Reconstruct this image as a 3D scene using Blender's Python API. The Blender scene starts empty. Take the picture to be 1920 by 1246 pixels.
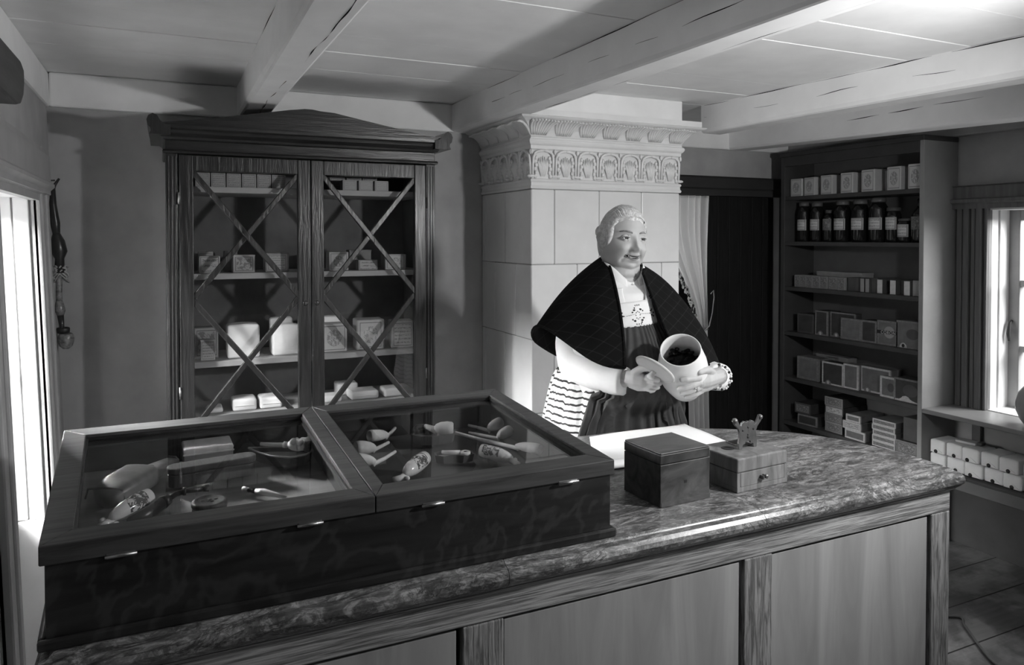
import bpy, bmesh, math, random
from mathutils import Vector, Matrix, noise
random.seed(7)
S = bpy.context.scene
COL = S.collection
PI = math.pi

# ------------------------------------------------------------------ camera
cam_d = bpy.data.cameras.new('camera'); cam = bpy.data.objects.new('camera', cam_d); COL.objects.link(cam)
cam.location = (0, 0, 1.48)
cam.rotation_euler = (math.radians(90 - 1.127), 0, math.radians(-25.2))
cam_d.sensor_width = 36.0
cam_d.lens = 36.0 * 1388.0 / 1920.0
cam_d.shift_y = -153.0 / 1920.0
cam_d.clip_start = 0.02
S.camera = cam
S.view_settings.view_transform = 'Standard'
S.view_settings.look = 'None'
S.view_settings.gamma = 1.0
S.view_settings.exposure = 0.0

# ------------------------------------------------------------------ world and lights
w = bpy.data.worlds.new('world'); S.world = w; w.use_nodes = True
w.node_tree.nodes['Background'].inputs[0].default_value = (1, 1, 1, 1)
w.node_tree.nodes['Background'].inputs[1].default_value = 1.0

def light(name, kind, loc, power, aim=None, **kw):
    d = bpy.data.lights.new(name, kind); d.energy = power
    for k, v in kw.items(): setattr(d, k, v)
    o = bpy.data.objects.new(name, d); COL.objects.link(o); o.location = loc
    if aim: o.rotation_euler = (Vector(aim) - Vector(loc)).to_track_quat('-Z', 'Y').to_euler()
    return o
LAMP = (1.84, 0.57, 1.64)
light('studio_lamp', 'SPOT', LAMP, 77.6, aim=(0.95, 2.9, 1.50), shadow_soft_size=0.05, spot_size=math.radians(138), spot_blend=0.6)
light('ceiling_fill', 'SPOT', (2.75, -1.4, 0.80), 36.4, aim=(0.7, 0.9, 2.12), shadow_soft_size=0.08, spot_size=math.radians(100), spot_blend=0.8)  # unseen fill light, added to brighten the ceiling and walls
light('daylight_left', 'AREA', (-2.4, 1.7, 2.6), 700.0, aim=(-0.1, 3.0, 0.95), shape='RECTANGLE', size=1.4, size_y=1.0)
light('daylight_left_low', 'AREA', (-3.2, 3.3, 2.42), 290.0, aim=(1.0, 2.3, 1.0), shape='RECTANGLE', size=2.2, size_y=0.5, spread=math.radians(80))
light('daylight_left_back', 'AREA', (-1.9, 5.0, 2.8), 609.4, aim=(0.1, 1.7, 1.0), shape='RECTANGLE', size=1.2, size_y=1.0, spread=math.radians(60))
light('daylight_right', 'AREA', (4.7, 1.0, 2.0), 204.0, aim=(3.2, 1.9, 0.9), shape='RECTANGLE', size=1.6, size_y=1.2)
light('daylight_passage', 'AREA', (2.72, 4.05, 1.35), 12.0, aim=(2.72, 3.4, 1.25), shape='RECTANGLE', size=0.25, size_y=0.5)

# ------------------------------------------------------------------ materials
M = {}
def _mat(name):
    m = bpy.data.materials.new(name); m.use_nodes = True; M[name] = m
    nt = m.node_tree
    b = nt.nodes['Principled BSDF']
    return m, nt, b
def g3(v): return (v, v, v, 1)
def _coords(nt, scale, kind='Object', rot=(0, 0, 0), loc=(0, 0, 0)):
    tc = nt.nodes.new('ShaderNodeTexCoord'); mp = nt.nodes.new('ShaderNodeMapping')
    mp.inputs['Scale'].default_value = scale; mp.inputs['Rotation'].default_value = rot; mp.inputs['Location'].default_value = loc
    nt.links.new(tc.outputs[kind], mp.inputs[0]); return mp.outputs[0]
def _noise(nt, vec, scale=1, detail=4, rough=.55, dist=0):
    n = nt.nodes.new('ShaderNodeTexNoise'); n.inputs['Scale'].default_value = scale; n.inputs['Detail'].default_value = detail
    n.inputs['Roughness'].default_value = rough; n.inputs['Distortion'].default_value = dist
    nt.links.new(vec, n.inputs['Vector']); return n.outputs['Fac']
def _ramp(nt, fac, stops, interp='LINEAR'):
    r = nt.nodes.new('ShaderNodeValToRGB'); r.color_ramp.interpolation = interp
    el = r.color_ramp.elements
    while len(el) < len(stops): el.new(0.5)
    for e, (p, c) in zip(el, stops): e.position = p; e.color = g3(c) if not isinstance(c, tuple) else c
    nt.links.new(fac, r.inputs[0]); return r.outputs[0]
def _bump(nt, b, h, strength=.3, dist=.002):
    n = nt.nodes.new('ShaderNodeBump'); n.inputs['Strength'].default_value = strength; n.inputs['Distance'].default_value = dist
    nt.links.new(h, n.inputs['Height']); nt.links.new(n.outputs[0], b.inputs['Normal'])
def _mix(nt, fac, a, bb, mode='MIX'):
    n = nt.nodes.new('ShaderNodeMix'); n.data_type = 'RGBA'; n.blend_type = mode
    for s, v in ((n.inputs[0], fac), (n.inputs[6], a), (n.inputs[7], bb)):
        if hasattr(v, 'is_linked'): nt.links.new(v, s)
        elif isinstance(v, (int, float)): s.default_value = v if s.type == 'VALUE' else g3(v)
        else: s.default_value = v
    return n.outputs[2]
def _math(nt, op, a, b=0.0, c=None):
    n = nt.nodes.new('ShaderNodeMath'); n.operation = op
    for s, v in zip(n.inputs, (a, b, c)):
        if v is None: continue
        if hasattr(v, 'is_linked'): nt.links.new(v, s)
        else: s.default_value = v
    return n.outputs[0]
def plain(name, v, rough=.6, spec=.3, var=.08, scale=12, bump=.0, metal=0, bscale=60):
    m, nt, b = _mat(name)
    vec = _coords(nt, (1, 1, 1))
    f = _noise(nt, vec, scale, 5)
    nt.links.new(_ramp(nt, f, [(.3, v * (1 - var)), (.7, v * (1 + var))]), b.inputs['Base Color'])
    b.inputs['Roughness'].default_value = rough; b.inputs['Specular IOR Level'].default_value = spec; b.inputs['Metallic'].default_value = metal
    if bump: _bump(nt, b, _noise(nt, vec, bscale, 4), bump)
    return m
def wood(name, lo, hi, rough=.45, spec=.4, stretch=(2, 30, 30), scale=2.0, dist=.6, bump=.15, figure=0, fig_scale=2.0, rot=(0, 0, 0), coat=0, lim=(.28, .72)):
    m, nt, b = _mat(name)
    vec = _coords(nt, stretch, rot=rot)
    f = _noise(nt, vec, scale, 6, .6, dist)
    c = _ramp(nt, f, [(lim[0], lo), (.5, (lo + hi) / 2), (lim[1], hi)])
    if figure:
        swirl = _noise(nt, _coords(nt, (1.0, 1.0, 1.0), loc=(.37, .2, -.9)), fig_scale, 5, .55, 1.0)
        c2 = _ramp(nt, _math(nt, 'SINE', _math(nt, 'MULTIPLY', swirl, 75)), [(.0, lo * 1.6), (.6, hi * .9), (1.0, hi * 1.5)])
        c = _mix(nt, figure, c, c2)
    nt.links.new(c, b.inputs['Base Color'])
    b.inputs['Roughness'].default_value = rough; b.inputs['Specular IOR Level'].default_value = spec
    if coat: b.inputs['Coat Weight'].default_value = coat; b.inputs['Coat Roughness'].default_value = .24
    if bump: _bump(nt, b, f, bump, .003)
    if coat and bump: nt.links.new(b.inputs['Normal'].links[0].from_socket, b.inputs['Coat Normal'])
    return m
def glassmat(name, refl=.07, rough=.0):
    m = bpy.data.materials.new(name); m.use_nodes = True; M[name] = m; nt = m.node_tree; nt.nodes.clear()
    o = nt.nodes.new('ShaderNodeOutputMaterial'); t = nt.nodes.new('ShaderNodeBsdfTransparent'); gl = nt.nodes.new('ShaderNodeBsdfGlossy')
    gl.inputs['Roughness'].default_value = rough
    lw = nt.nodes.new('ShaderNodeLayerWeight'); lw.inputs[0].default_value = .5
    fres = _math(nt, 'ADD', refl * .55, _math(nt, 'MULTIPLY', _math(nt, 'POWER', lw.outputs['Facing'], 4.5), .75))
    t.inputs[0].default_value = g3(.97)
    mx = nt.nodes.new('ShaderNodeMixShader')
    nt.links.new(fres, mx.inputs[0]); nt.links.new(t.outputs[0], mx.inputs[1]); nt.links.new(gl.outputs[0], mx.inputs[2]); nt.links.new(mx.outputs[0], o.inputs[0])
    return m
# printed paper label: border lines and engraved blotches, laid out over the sheet's own Generated box
def label_mat(name, paper=.5, ink=.12, border=.05, scale=9, thresh=.5, seed=0, rows=0, centre=True):
    m, nt, b = _mat(name)
    tc = nt.nodes.new('ShaderNodeTexCoord'); sp = nt.nodes.new('ShaderNodeSeparateXYZ')
    mp = nt.nodes.new('ShaderNodeMapping'); mp.inputs['Location'].default_value = (seed * 3.1, 0, seed * 1.7)
    nt.links.new(tc.outputs['Generated'], sp.inputs[0]); nt.links.new(tc.outputs['Generated'], mp.inputs[0])
    du = _math(nt, 'ABSOLUTE', _math(nt, 'SUBTRACT', sp.outputs[0], .5)); dv = _math(nt, 'ABSOLUTE', _math(nt, 'SUBTRACT', sp.outputs[2], .5))
    mxx = _math(nt, 'MAXIMUM', du, dv)
    line = _math(nt, 'MULTIPLY', _math(nt, 'GREATER_THAN', mxx, .5 - border - .028), _math(nt, 'LESS_THAN', mxx, .5 - border))
    inside = _math(nt, 'LESS_THAN', mxx, .5 - border - .05)
    f = _noise(nt, mp.outputs[0], scale, 5, .65, 1.2)
    marks = _math(nt, 'GREATER_THAN', f, thresh)
    if rows:
        wave = _math(nt, 'SINE', _math(nt, 'MULTIPLY', sp.outputs[2], rows * 2 * PI))
        marks = _math(nt, 'MULTIPLY', marks, _math(nt, 'GREATER_THAN', wave, .2))
    elif centre:
        r2 = _math(nt, 'ADD', _math(nt, 'MULTIPLY', du, du), _math(nt, 'MULTIPLY', dv, dv))
        marks = _math(nt, 'MULTIPLY', marks, _math(nt, 'LESS_THAN', _math(nt, 'ADD', r2, _math(nt, 'MULTIPLY', f, .12)), .16))
    marks = _math(nt, 'MULTIPLY', _math(nt, 'MULTIPLY', marks, inside), .75)
    fac = _math(nt, 'MAXIMUM', line, marks)
    nt.links.new(_mix(nt, fac, paper, ink), b.inputs['Base Color'])
    b.inputs['Roughness'].default_value = .65; b.inputs['Specular IOR Level'].default_value = .2
    return m

# ------------------------------------------------------------------ mesh builder
def V(*a): return Vector(a)
class MB:
    def __init__(s): s.bm = bmesh.new()
    def _add(s, tmp, m, smooth, X):
        if X is not None: bmesh.ops.transform(tmp, matrix=X, verts=tmp.verts)
        for f in tmp.faces: f.material_index = m; f.smooth = smooth
        me = bpy.data.meshes.new('t'); tmp.to_mesh(me); tmp.free(); s.bm.from_mesh(me); bpy.data.meshes.remove(me)
        return s
    def box(s, a, b, bev=0, m=0, X=None, seg=2, smooth=False):
        t = bmesh.new(); bmesh.ops.create_cube(t, size=1)
        a = Vector(a); b = Vector(b); d = b - a
        for v in t.verts: v.co = a + Vector(((v.co.x + .5) * d.x, (v.co.y + .5) * d.y, (v.co.z + .5) * d.z))
        if d.x * d.y * d.z < 0: bmesh.ops.reverse_faces(t, faces=t.faces)
        if bev: bmesh.ops.bevel(t, geom=list(t.edges), offset=min(bev, .45 * min(abs(d.x), abs(d.y), abs(d.z))), segments=seg, affect='EDGES', profile=.5)
        return s._add(t, m, smooth, X)
    def prism(s, poly, axis, a, b, m=0, X=None, bev=0, smooth=False):
        t = bmesh.new()
        def P(p, h): return {'x': (h, p[0], p[1]), 'y': (p[0], h, p[1]), 'z': (p[0], p[1], h)}[axis]
        v0 = [t.verts.new(P(p, a)) for p in poly]; v1 = [t.verts.new(P(p, b)) for p in poly]
        n = len(poly)
        t.faces.new(v0); t.faces.new(v1[::-1])
        for i in range(n): t.faces.new((v0[i], v1[i], v1[(i + 1) % n], v0[(i + 1) % n]))
        bmesh.ops.recalc_face_normals(t, faces=t.faces)
        if bev: bmesh.ops.bevel(t, geom=list(t.edges), offset=bev, segments=2, affect='EDGES', profile=.5)
        return s._add(t, m, smooth, X)
    def rings(s, rings, m=0, X=None, caps=True, closed=True, smooth=True, loop=False):
        t = bmesh.new(); R = [[t.verts.new(p) for p in r] for r in rings]
        n = len(R[0]); pairs = list(zip(R, R[1:])) + ([(R[-1], R[0])] if loop else [])
        for r0, r1 in pairs:
            for i in range(n if closed else n - 1):
                j = (i + 1) % n
                try: t.faces.new((r0[i], r0[j], r1[j], r1[i]))
                except ValueError: pass
        if caps and closed and not loop:
            for r in (R[0][::-1], R[-1]):
                try: t.faces.new(r)
                except ValueError: pass
        bmesh.ops.remove_doubles(t, verts=t.verts, dist=1e-6)
        bmesh.ops.recalc_face_normals(t, faces=t.faces)
        return s._add(t, m, smooth, X)
    def lathe(s, prof, seg=24, m=0, X=None, caps=True, wob=0):
        rr = []
        for (r, z) in prof:
            rr.append([Vector((max(r, 1e-5) * math.cos(2 * PI * k / seg), max(r, 1e-5) * math.sin(2 * PI * k / seg), z)) for k in range(seg)])
        return s.rings(rr, m, X, caps)
    def tube(s, pts, rad, seg=10, m=0, X=None, caps=True, flat=1.0, up=None):
        pts = [Vector(p) for p in pts]; n = len(pts)
        if not isinstance(rad, (list, tuple)): rad = [rad] * n
        tg = [(pts[min(i + 1, n - 1)] - pts[max(i - 1, 0)]).normalized() for i in range(n)]
        u = Vector(up) if up else (Vector((0, 0, 1)) if abs(tg[0].z) < .9 else Vector((1, 0, 0)))
        rr = []
        for i in range(n):
            u = (u - tg[i] * u.dot(tg[i])); u = u.normalized() if u.length > 1e-6 else tg[i].orthogonal().normalized()
            v = tg[i].cross(u)
            rr.append([pts[i] + (u * math.cos(2 * PI * k / seg) * flat + v * math.sin(2 * PI * k / seg)) * rad[i] for k in range(seg)])
        return s.rings(rr, m, X, caps)
    def ball(s, c, r, m=0, seg=16, X=None):
        r = (r, r, r) if isinstance(r, (int, float)) else r
        t = bmesh.new(); bmesh.ops.create_uvsphere(t, u_segments=seg, v_segments=max(6, seg * 2 // 3), radius=1)
        for v in t.verts: v.co = Vector(c) + Vector((v.co.x * r[0], v.co.y * r[1], v.co.z * r[2]))
        return s._add(t, m, True, X)
    def sheet(s, fn, nu, nv, th=.001, m=0, X=None, smooth=True):
        """open grid fn(u,v)->point, given a thickness"""
        t = bmesh.new(); G = [[t.verts.new(fn(i / nu, j / nv)) for j in range(nv + 1)] for i in range(nu + 1)]
        for i in range(nu):
            for j in range(nv): t.faces.new((G[i][j], G[i + 1][j], G[i + 1][j + 1], G[i][j + 1]))
        if th:
            t.normal_update(); bmesh.ops.solidify(t, geom=list(t.faces), thickness=th)
        bmesh.ops.recalc_face_normals(t, faces=t.faces)
        return s._add(t, m, smooth, X)
    def shear(s, f):
        for v in s.bm.verts: v.co = Vector(f(v.co))
        return s
    def build(s, name, mats, parent=None, local=False, loc=None):
        me = bpy.data.meshes.new(name); s.bm.to_mesh(me); s.bm.free()
        for mm in (mats if isinstance(mats, (list, tuple)) else [mats]): me.materials.append(M[mm] if isinstance(mm, str) else mm)
        o = bpy.data.objects.new(name, me); COL.objects.link(o)
        if parent is not None:
            o.parent = parent
            off = ROOTOFF.get(parent.name)
            if off is not None and not local: me.transform(Matrix.Translation(-off))
            ROOTOFF[o.name] = off
        elif loc is not None:
            o.location = loc
            if not local: me.transform(Matrix.Translation(-Vector(loc)))
        return o
ROOTOFF = {}
def tag(o, label, cat, group=None, kind=None):
    o['label'] = label; o['category'] = cat
    if group: o['group'] = group
    if kind: o['kind'] = kind
    return o
def thing(name, label, cat, loc=(0, 0, 0), rz=0, group=None, world=False):
    """an Empty at the thing's base; with world=True its parts are given in world metres"""
    o = bpy.data.objects.new(name, None); COL.objects.link(o); o.location = loc; o.rotation_euler = (0, 0, rz); o.empty_display_size = .05
    tag(o, label, cat, group)
    if world: ROOTOFF[o.name] = Vector(loc)
    return o
def struct(o): o['kind'] = 'structure'; return o
def kids(o): return [c for c in COL.objects if c.parent == o]
def dup(root, loc, rz=None, label=None, group=None):
    r = root.copy(); COL.objects.link(r); r.location = loc
    if rz is not None: r.rotation_euler = (0, 0, rz)
    if label: r['label'] = label
    if group: r['group'] = group
    for ch in kids(root):
        c = ch.copy(); COL.objects.link(c); c.parent = r
        for gch in kids(ch):
            d = gch.copy(); COL.objects.link(d); d.parent = c
    return r
def RZ(a): return Matrix.Rotation(a, 4, 'Z')
def RX(a): return Matrix.Rotation(a, 4, 'X')
def RY(a): return Matrix.Rotation(a, 4, 'Y')
def T(*a): return Matrix.Translation(Vector(a))
# ------------------------------------------------------------------ materials of the room
plain('plaster', .38, .85, .1, .10, 7, .25, bscale=45)
plain('ceiling_paint', .82, .6, .25, .06, 5, .12, bscale=30)
plain('white_paint', .80, .45, .35, .05, 9, .1)
plain('grey_paint', .33, .5, .3, .10, 8, .1)
plain('dark_paint', .035, .5, .3, .15, 8, .1)
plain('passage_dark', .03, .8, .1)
m, nt, b = _mat('floor_boards')
vec = _coords(nt, (1, 1, 1))
sp = nt.nodes.new('ShaderNodeSeparateXYZ'); nt.links.new(vec, sp.inputs[0])
fr = _math(nt, 'FRACT', _math(nt, 'DIVIDE', _math(nt, 'ADD', sp.outputs[1], 5.03), .21))
seam = _math(nt, 'LESS_THAN', fr, .03)
grain = _noise(nt, _coords(nt, (2, 25, 1)), 2, 6, .6, .4)
worn = _noise(nt, vec, 2.6, 6, .6, .3)
c = _mix(nt, _ramp(nt, worn, [(.47, 0.0), (.56, 1.0)]), .08, .2)
c = _mix(nt, .22, c, _ramp(nt, grain, [(.3, .04), (.7, .22)]))
c = _mix(nt, seam, c, .012)
nt.links.new(c, b.inputs['Base Color']); b.inputs['Roughness'].default_value = .45

# ------------------------------------------------------------------ shell
CZ = 2.12
struct(MB().box((-1.4, -1.75, -.06), (4.0, 4.4, 0)).build('floor', 'floor_boards'))
mb = MB().box((-1.0, -1.75, CZ + .02), (4.0, 3.7, CZ + .12))
y = -1.72; k = 0
while y < 3.6:
    wd = .255 + .03 * math.sin(k * 2.3); dz = .0013 * math.sin(k * 1.7)
    mb.box((-1.0, y, CZ + dz), (4.0, y + wd - .002, CZ + .03), .0018)
    y += wd; k += 1
struct(mb.build('ceiling', 'ceiling_paint'))
def lean(p):            # the old left wall leans outwards towards the ceiling
    return (p.x - .41 + .036 * (1.98 - p.z), p.y, p.z)
WY0, WY1, WZ1, WZ0 = 2.235, 2.93, 1.62, 0.53
mb = MB()
mb.box((-.16, -1.75, 0), (0, WY0, CZ)); mb.box((-.16, WY1, 0), (0, 3.5, CZ)); mb.box((-.16, WY0, WZ1), (0, WY1, CZ))
struct(mb.shear(lean).build('wall_left', 'plaster'))
DX0, DX1, DZ = 2.50, 3.42, 1.73
mb = MB()
mb.box((-.6, 3.4, 0), (DX0, 3.52, CZ)); mb.box((DX1, 3.4, 0), (3.62, 3.52, CZ)); mb.box((DX0, 3.4, DZ), (DX1, 3.52, CZ))
struct(mb.build('wall_back', 'plaster'))
RX0 = 3.5; RY0, RY1, RZ0, RZ1 = 0.85, 2.19, 0.66, 1.615
mb = MB()
mb.box((RX0, -1.75, 0), (RX0 + .2, RY0, CZ)); mb.box((RX0, RY1, 0), (RX0 + .2, 3.5, CZ))
mb.box((RX0, RY0, 0), (RX0 + .2, RY1, RZ0)); mb.box((RX0, RY0, RZ1), (RX0 + .2, RY1, CZ))
struct(mb.build('wall_right', 'plaster'))
struct(MB().box((-1.0, -1.75, 0), (3.7, -1.6, CZ)).build('wall_front', 'dark_paint'))  # unseen wall, coloured dark to cut light bouncing back into the room
# the passage behind the doorway
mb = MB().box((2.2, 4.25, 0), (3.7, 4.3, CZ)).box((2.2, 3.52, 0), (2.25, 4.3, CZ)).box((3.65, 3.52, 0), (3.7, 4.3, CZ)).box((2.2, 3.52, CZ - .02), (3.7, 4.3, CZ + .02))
struct(mb.build('wall_passage', 'passage_dark'))

# ------------------------------------------------------------------ beams
plain('gap_dark', .012, .9, .05)
def beam(x0, x1, y0, y1, z0, z1, label, skew=0, drop=0, bev=.012, cut=0, taper=0, mat='ceiling_paint', cracks=()):
    mb = MB(); n = 14
    for face in (0,):
        rings = []
        for i in range(n + 1):
            t = i / n; y = y0 + (y1 - y0) * t
            dx = skew * (y1 - y); dzz = -drop * (1 - t)
            wob = .004 * math.sin(5 * t + x0 * 9); b_ = bev + .004 * math.sin(9 * t + x0)
            xa, xb, za, zb = x0 + dx + wob, x1 + dx + .5 * wob, z0 + dzz + .003 * math.sin(7 * t + x1), z1
            rings.append([Vector(p) for p in ((xa, y, zb), (xb, y, zb), (xb, y, za + b_), (xb - b_ * .5, y, za + b_ * .25), (xb - b_, y, za), (xa + b_, y, za), (xa + b_ * .5, y, za + b_ * .25), (xa, y, za + b_))])
        mb.rings(rings, smooth=False)
    for f_, u_, ya, yb, amp in cracks:      # drying cracks and open joints: (face, position, from, to, waviness)
        P_ = []; n2 = 40
        for i in range(n2 + 1):
            y = ya + (yb - ya) * i / n2; t = (y - y0) / (y1 - y0); dx = skew * (y1 - y); wv = amp * (math.sin(y * 9 + u_ * 50) + .6 * math.sin(y * 23 + u_ * 20))
            if f_ == 'soffit': P_.append((x0 + dx + u_ + wv, y, z0 - drop * (1 - t) + .003 * math.sin(7 * t + x1) + .0003))
            else: P_.append((x0 + dx + .0004 + .004 * math.sin(5 * t + x0 * 9), y, u_ + wv))
        mb.tube(P_, [.0003 + .0026 * max(0, noise.noise(Vector((i * .21, u_ * 40, x0 * 3))) + .12) for i in range(n2 + 1)], 6, m=1)
    o = struct(mb.build('ceiling_beam', [mat, 'gap_dark'])); return o
beam(.285, .41, -1.6, 3.40, 1.985, CZ, 'beam over the glazed cupboard', cracks=(('soffit', .075, 3.25, 2.5, .004), ('soffit', .09, 2.2, 1.55, .003), ('side', 2.117, 3.38, 1.2, .001)))
beam(1.272, 1.40, -1.6, 3.40, 1.985, CZ, 'beam beside the stove', cracks=(('side', 2.1175, 3.38, 1.0, .0008), ('side', 2.05, 2.9, 1.3, .003), ('soffit', .10, 2.6, 1.0, .002)))
beam(2.385, 2.52, -1.6, 2.90, 1.985, CZ, 'beam by the stove corner', skew=.07, bev=.02, cracks=(('side', 2.058, 2.88, 1.35, .004), ('side', 2.116, 2.88, 1.3, .0012)))
beam(2.99, 3.12, -1.6, 3.40, 1.985, CZ, 'beam over bookcase', drop=.16, bev=.016, cracks=(('side', 2.04, 2.6, 1.4, .002),))
mb = MB().box((-.16, -1.7, 1.985), (.013, 3.40, CZ), .008); struct(mb.shear(lean).build('wall_plate_beam', 'ceiling_paint'))
mb = MB().box((-.40, 3.382, 1.985), (DX1 + .1, 3.41, CZ), .008); struct(mb.build('wall_plate_beam', 'ceiling_paint'))
mb = MB().box((3.455, -1.6, 1.96), (3.51, 3.40, CZ), .008); struct(mb.build('wall_plate_beam', 'grey_paint'))

# ------------------------------------------------------------------ left window niche
wl = struct(MB().box((-.30, WY0, WZ0 - .02), (-.28, WY1, WZ1)).shear(lean).build('window_1', 'white_paint')) if False else None
win1 = bpy.data.objects.new('window_1', None); COL.objects.link(win1); win1.location = (-.5, 2.66, .5); struct(win1); ROOTOFF['window_1'] = Vector(win1.location)
mb = MB()
# far jamb: vertical boards above, plain base below
mb.box((-.16, WY1 - .012, WZ0), (-.062, WY1 + .01, WZ1), .003); mb.box((-.055, WY1 - .018, WZ0), (-.012, WY1 + .01, WZ1), .003)
mb.box((-.16, WY1 - .03, 0), (-.0, WY1 + .01, WZ0 - .002), .003)
mb.box((-.16, WY0, WZ1 - .012), (0, WY1, WZ1 + .01), .003)
mb.box((-.16, WY0, .0), (-.14, WY1, WZ0)); mb.box((-.16, WY0, WZ0 - .03), (-.10, WY1, WZ0), .004)
mb.shear(lean).build('jamb_lining', 'white_paint', win1)
MB().box((-.16, WY0 - .01, 0), (-.0, WY0 + .012, WZ1), .003).shear(lean).build('jamb_lining', 'dark_paint', win1)  # unseen near jamb, coloured dark so it bounces no light onto the back wall
mb = MB()
for (a, b_) in (((-.158, WY0, WZ0), (-.125, WY0 + .05, WZ1)), ((-.158, WY1 - .05, WZ0), (-.125, WY1, WZ1)), ((-.158, WY0, WZ0), (-.125, WY1, WZ0 + .05)), ((-.158, WY0, WZ1 - .05), (-.125, WY1, WZ1)), ((-.155, WY0, 1.06), (-.13, WY1, 1.085)), ((-.155, 2.655, WZ0), (-.13, 2.68, WZ1))): mb.box(a, b_, .004)
mb.shear(lean).build('sash_frame', 'white_paint', win1)
glassmat('pane_glass')
MB().box((-.145, WY0 + .04, WZ0 + .04), (-.141, WY1 - .04, WZ1 - .04)).shear(lean).build('pane', 'pane_glass', win1)
mb = MB()
for y0, y1 in ((WY1 - .012, WY1 + .165), (WY0 - .165, WY0 + .012)):       # moulded casings
    s = 1 if y0 > 2.6 else -1
    e = y0 if s > 0 else y1
    mb.box((-.005, min(e, e + s * .165), 0), (.014, max(e, e + s * .165), WZ1 + .01), .003)
    for o_, wd_, h_ in ((0, .02, .022), (.028, .03, .027), (.066, .045, .020), (.12, .045, .030)):
        mb.box((-.002, min(e + s * o_, e + s * (o_ + wd_)), 0), (h_, max(e + s * o_, e + s * (o_ + wd_)), WZ1 + .008), .006)
mb.shear(lean).build('casing', 'grey_paint', win1)
mb = MB()
prof = [(-.005, 1.60), (.02, 1.60), (.02, 1.622), (.032, 1.628), (.032, 1.642), (.045, 1.655), (.045, 1.665), (.034, 1.675), (.034, 1.765), (.028, 1.785), (-.005, 1.79)]
mb.prism([(p[0], p[1]) for p in prof], 'y', WY0 - .19, WY1 + .19)
mb.shear(lean).build('head_casing', 'grey_paint', win1)

# ------------------------------------------------------------------ right window
win2 = bpy.data.objects.new('window_2', None); COL.objects.link(win2); win2.location = (3.55, 1.5, .66); struct(win2); ROOTOFF['window_2'] = Vector(win2.location)
wood('window_wood', .10, .17, .5, .3, (30, 30, 2), 2)
mb = MB()
yo = RY1 - .012
mb.box((3.478, yo, .64), (3.51, yo + .15, 1.62), .003)
for o_, wd_, h_ in ((.0, .014, .03), (.02, .03, .04), (.055, .02, .034), (.08, .03, .042), (.118, .028, .034)): mb.box((3.478 - h_ + .02, yo + o_, .66), (3.49, yo + o_ + wd_, 1.62), .006)
mb.box((3.478, RY0 - .14, .64), (3.51, RY0 + .012, 1.62), .003)
mb.build('casing', 'window_wood', win2)
mb = MB().prism([(3.51, 1.61), (3.455, 1.61), (3.455, 1.632), (3.44, 1.64), (3.44, 1.655), (3.462, 1.66), (3.462, 1.715), (3.45, 1.72), (3.51, 1.725)], 'y', RY0 - .17, yo + .165)
mb.build('head_casing', 'window_wood', win2)
mb = MB()
mb.box((3.49, RY1 - .006, .66), (3.565, RY1 + .01, 1.615), .002); mb.box((3.57, RY1 - .012, .66), (3.64, RY1 + .01, 1.615), .002)
mb.box((3.49, RY0 - .01, .66), (3.64, RY0 + .01, 1.615)); mb.box((3.49, RY0, 1.603), (3.7, RY1, 1.62)); mb.box((3.49, RY0, .645), (3.7, RY1, .668), .003)
mb.build('jamb_lining', 'white_paint', win2)
mb = MB()
for y0, y1 in ((RY1 - .06, RY1), (1.49, 1.56), (RY0, RY0 + .06)): mb.box((3.64, y0, .66), (3.69, y1, 1.61), .005)
for z in (.66, .935, 1.245, 1.555): mb.box((3.645, RY0, z), (3.685, RY1, z + (.055 if z in (.66, 1.555) else .028)), .004)
mb.build('sash_frame', 'grey_paint', win2)
MB().box((3.662, RY0 + .02, .69), (3.666, RY1 - .02, 1.58)).build('pane', 'pane_glass', win2)
MB().tube([(3.636, RY1 - .03, 1.08), (3.62, RY1 - .03, 1.07), (3.61, RY1 - .03, 1.02), (3.615, RY1 - .03, .985)], [.006, .006, .008, .005]).build('latch', 'dark_paint', win2)

# ------------------------------------------------------------------ doorway
d1 = bpy.data.objects.new('door_1', None); COL.objects.link(d1); d1.location = (2.86, 3.45, 0); struct(d1); ROOTOFF['door_1'] = Vector(d1.location)
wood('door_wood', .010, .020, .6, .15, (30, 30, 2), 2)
mb = MB()
for x0, x1 in ((DX0 - .10, DX0 + .01), (DX1 - .01, DX1 + .02)): mb.box((x0, 3.375, 0), (x1, 3.41, DZ + .01), .006)
mb.prism([(3.41, DZ - .015), (3.38, DZ - .015), (3.38, DZ + .02), (3.366, DZ + .03), (3.366, DZ + .085), (3.355, DZ + .095), (3.41, DZ + .10)], 'x', DX0 - .12, DX1 + .03)
mb.build('casing', 'dark_paint', d1)
mb = MB()
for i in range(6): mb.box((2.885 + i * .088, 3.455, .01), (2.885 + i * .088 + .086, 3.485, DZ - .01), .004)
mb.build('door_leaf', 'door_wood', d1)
# ------------------------------------------------------------------ shop counter
wood('oak_rail', .11, .36, .55, .3, (3.5, 60, 110), 2.2, .35, .6, lim=(.40, .60))
wood('oak_stile', .10, .30, .55, .3, (70, 60, 4.5), 2.2, 1.0, .6, lim=(.40, .60))
wood('panel_wood', .22, .37, .5, .3, (6, 6, .7), 2.0, .8, .06)
m, nt, b = _mat('marble')
vec = _coords(nt, (1.0, 2.6, 1.6), rot=(0, 0, .25))
f1 = _noise(nt, vec, 4.5, 9, .72, 1.8); f2 = _noise(nt, vec, 15, 9, .78, 2.4); f3 = _noise(nt, vec, 3.2, 7, .68, 2.6)
c = _ramp(nt, f1, [(.32, .025), (.43, .08), (.52, .17), (.60, .42), (.74, .11)])
c = _mix(nt, .55, c, _ramp(nt, f2, [(.36, .018), (.50, .12), (.62, .48)]))
c = _mix(nt, _ramp(nt, f3, [(.470, 0), (.494, .85), (.503, .85), (.525, 0)]), c, .030)
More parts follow.
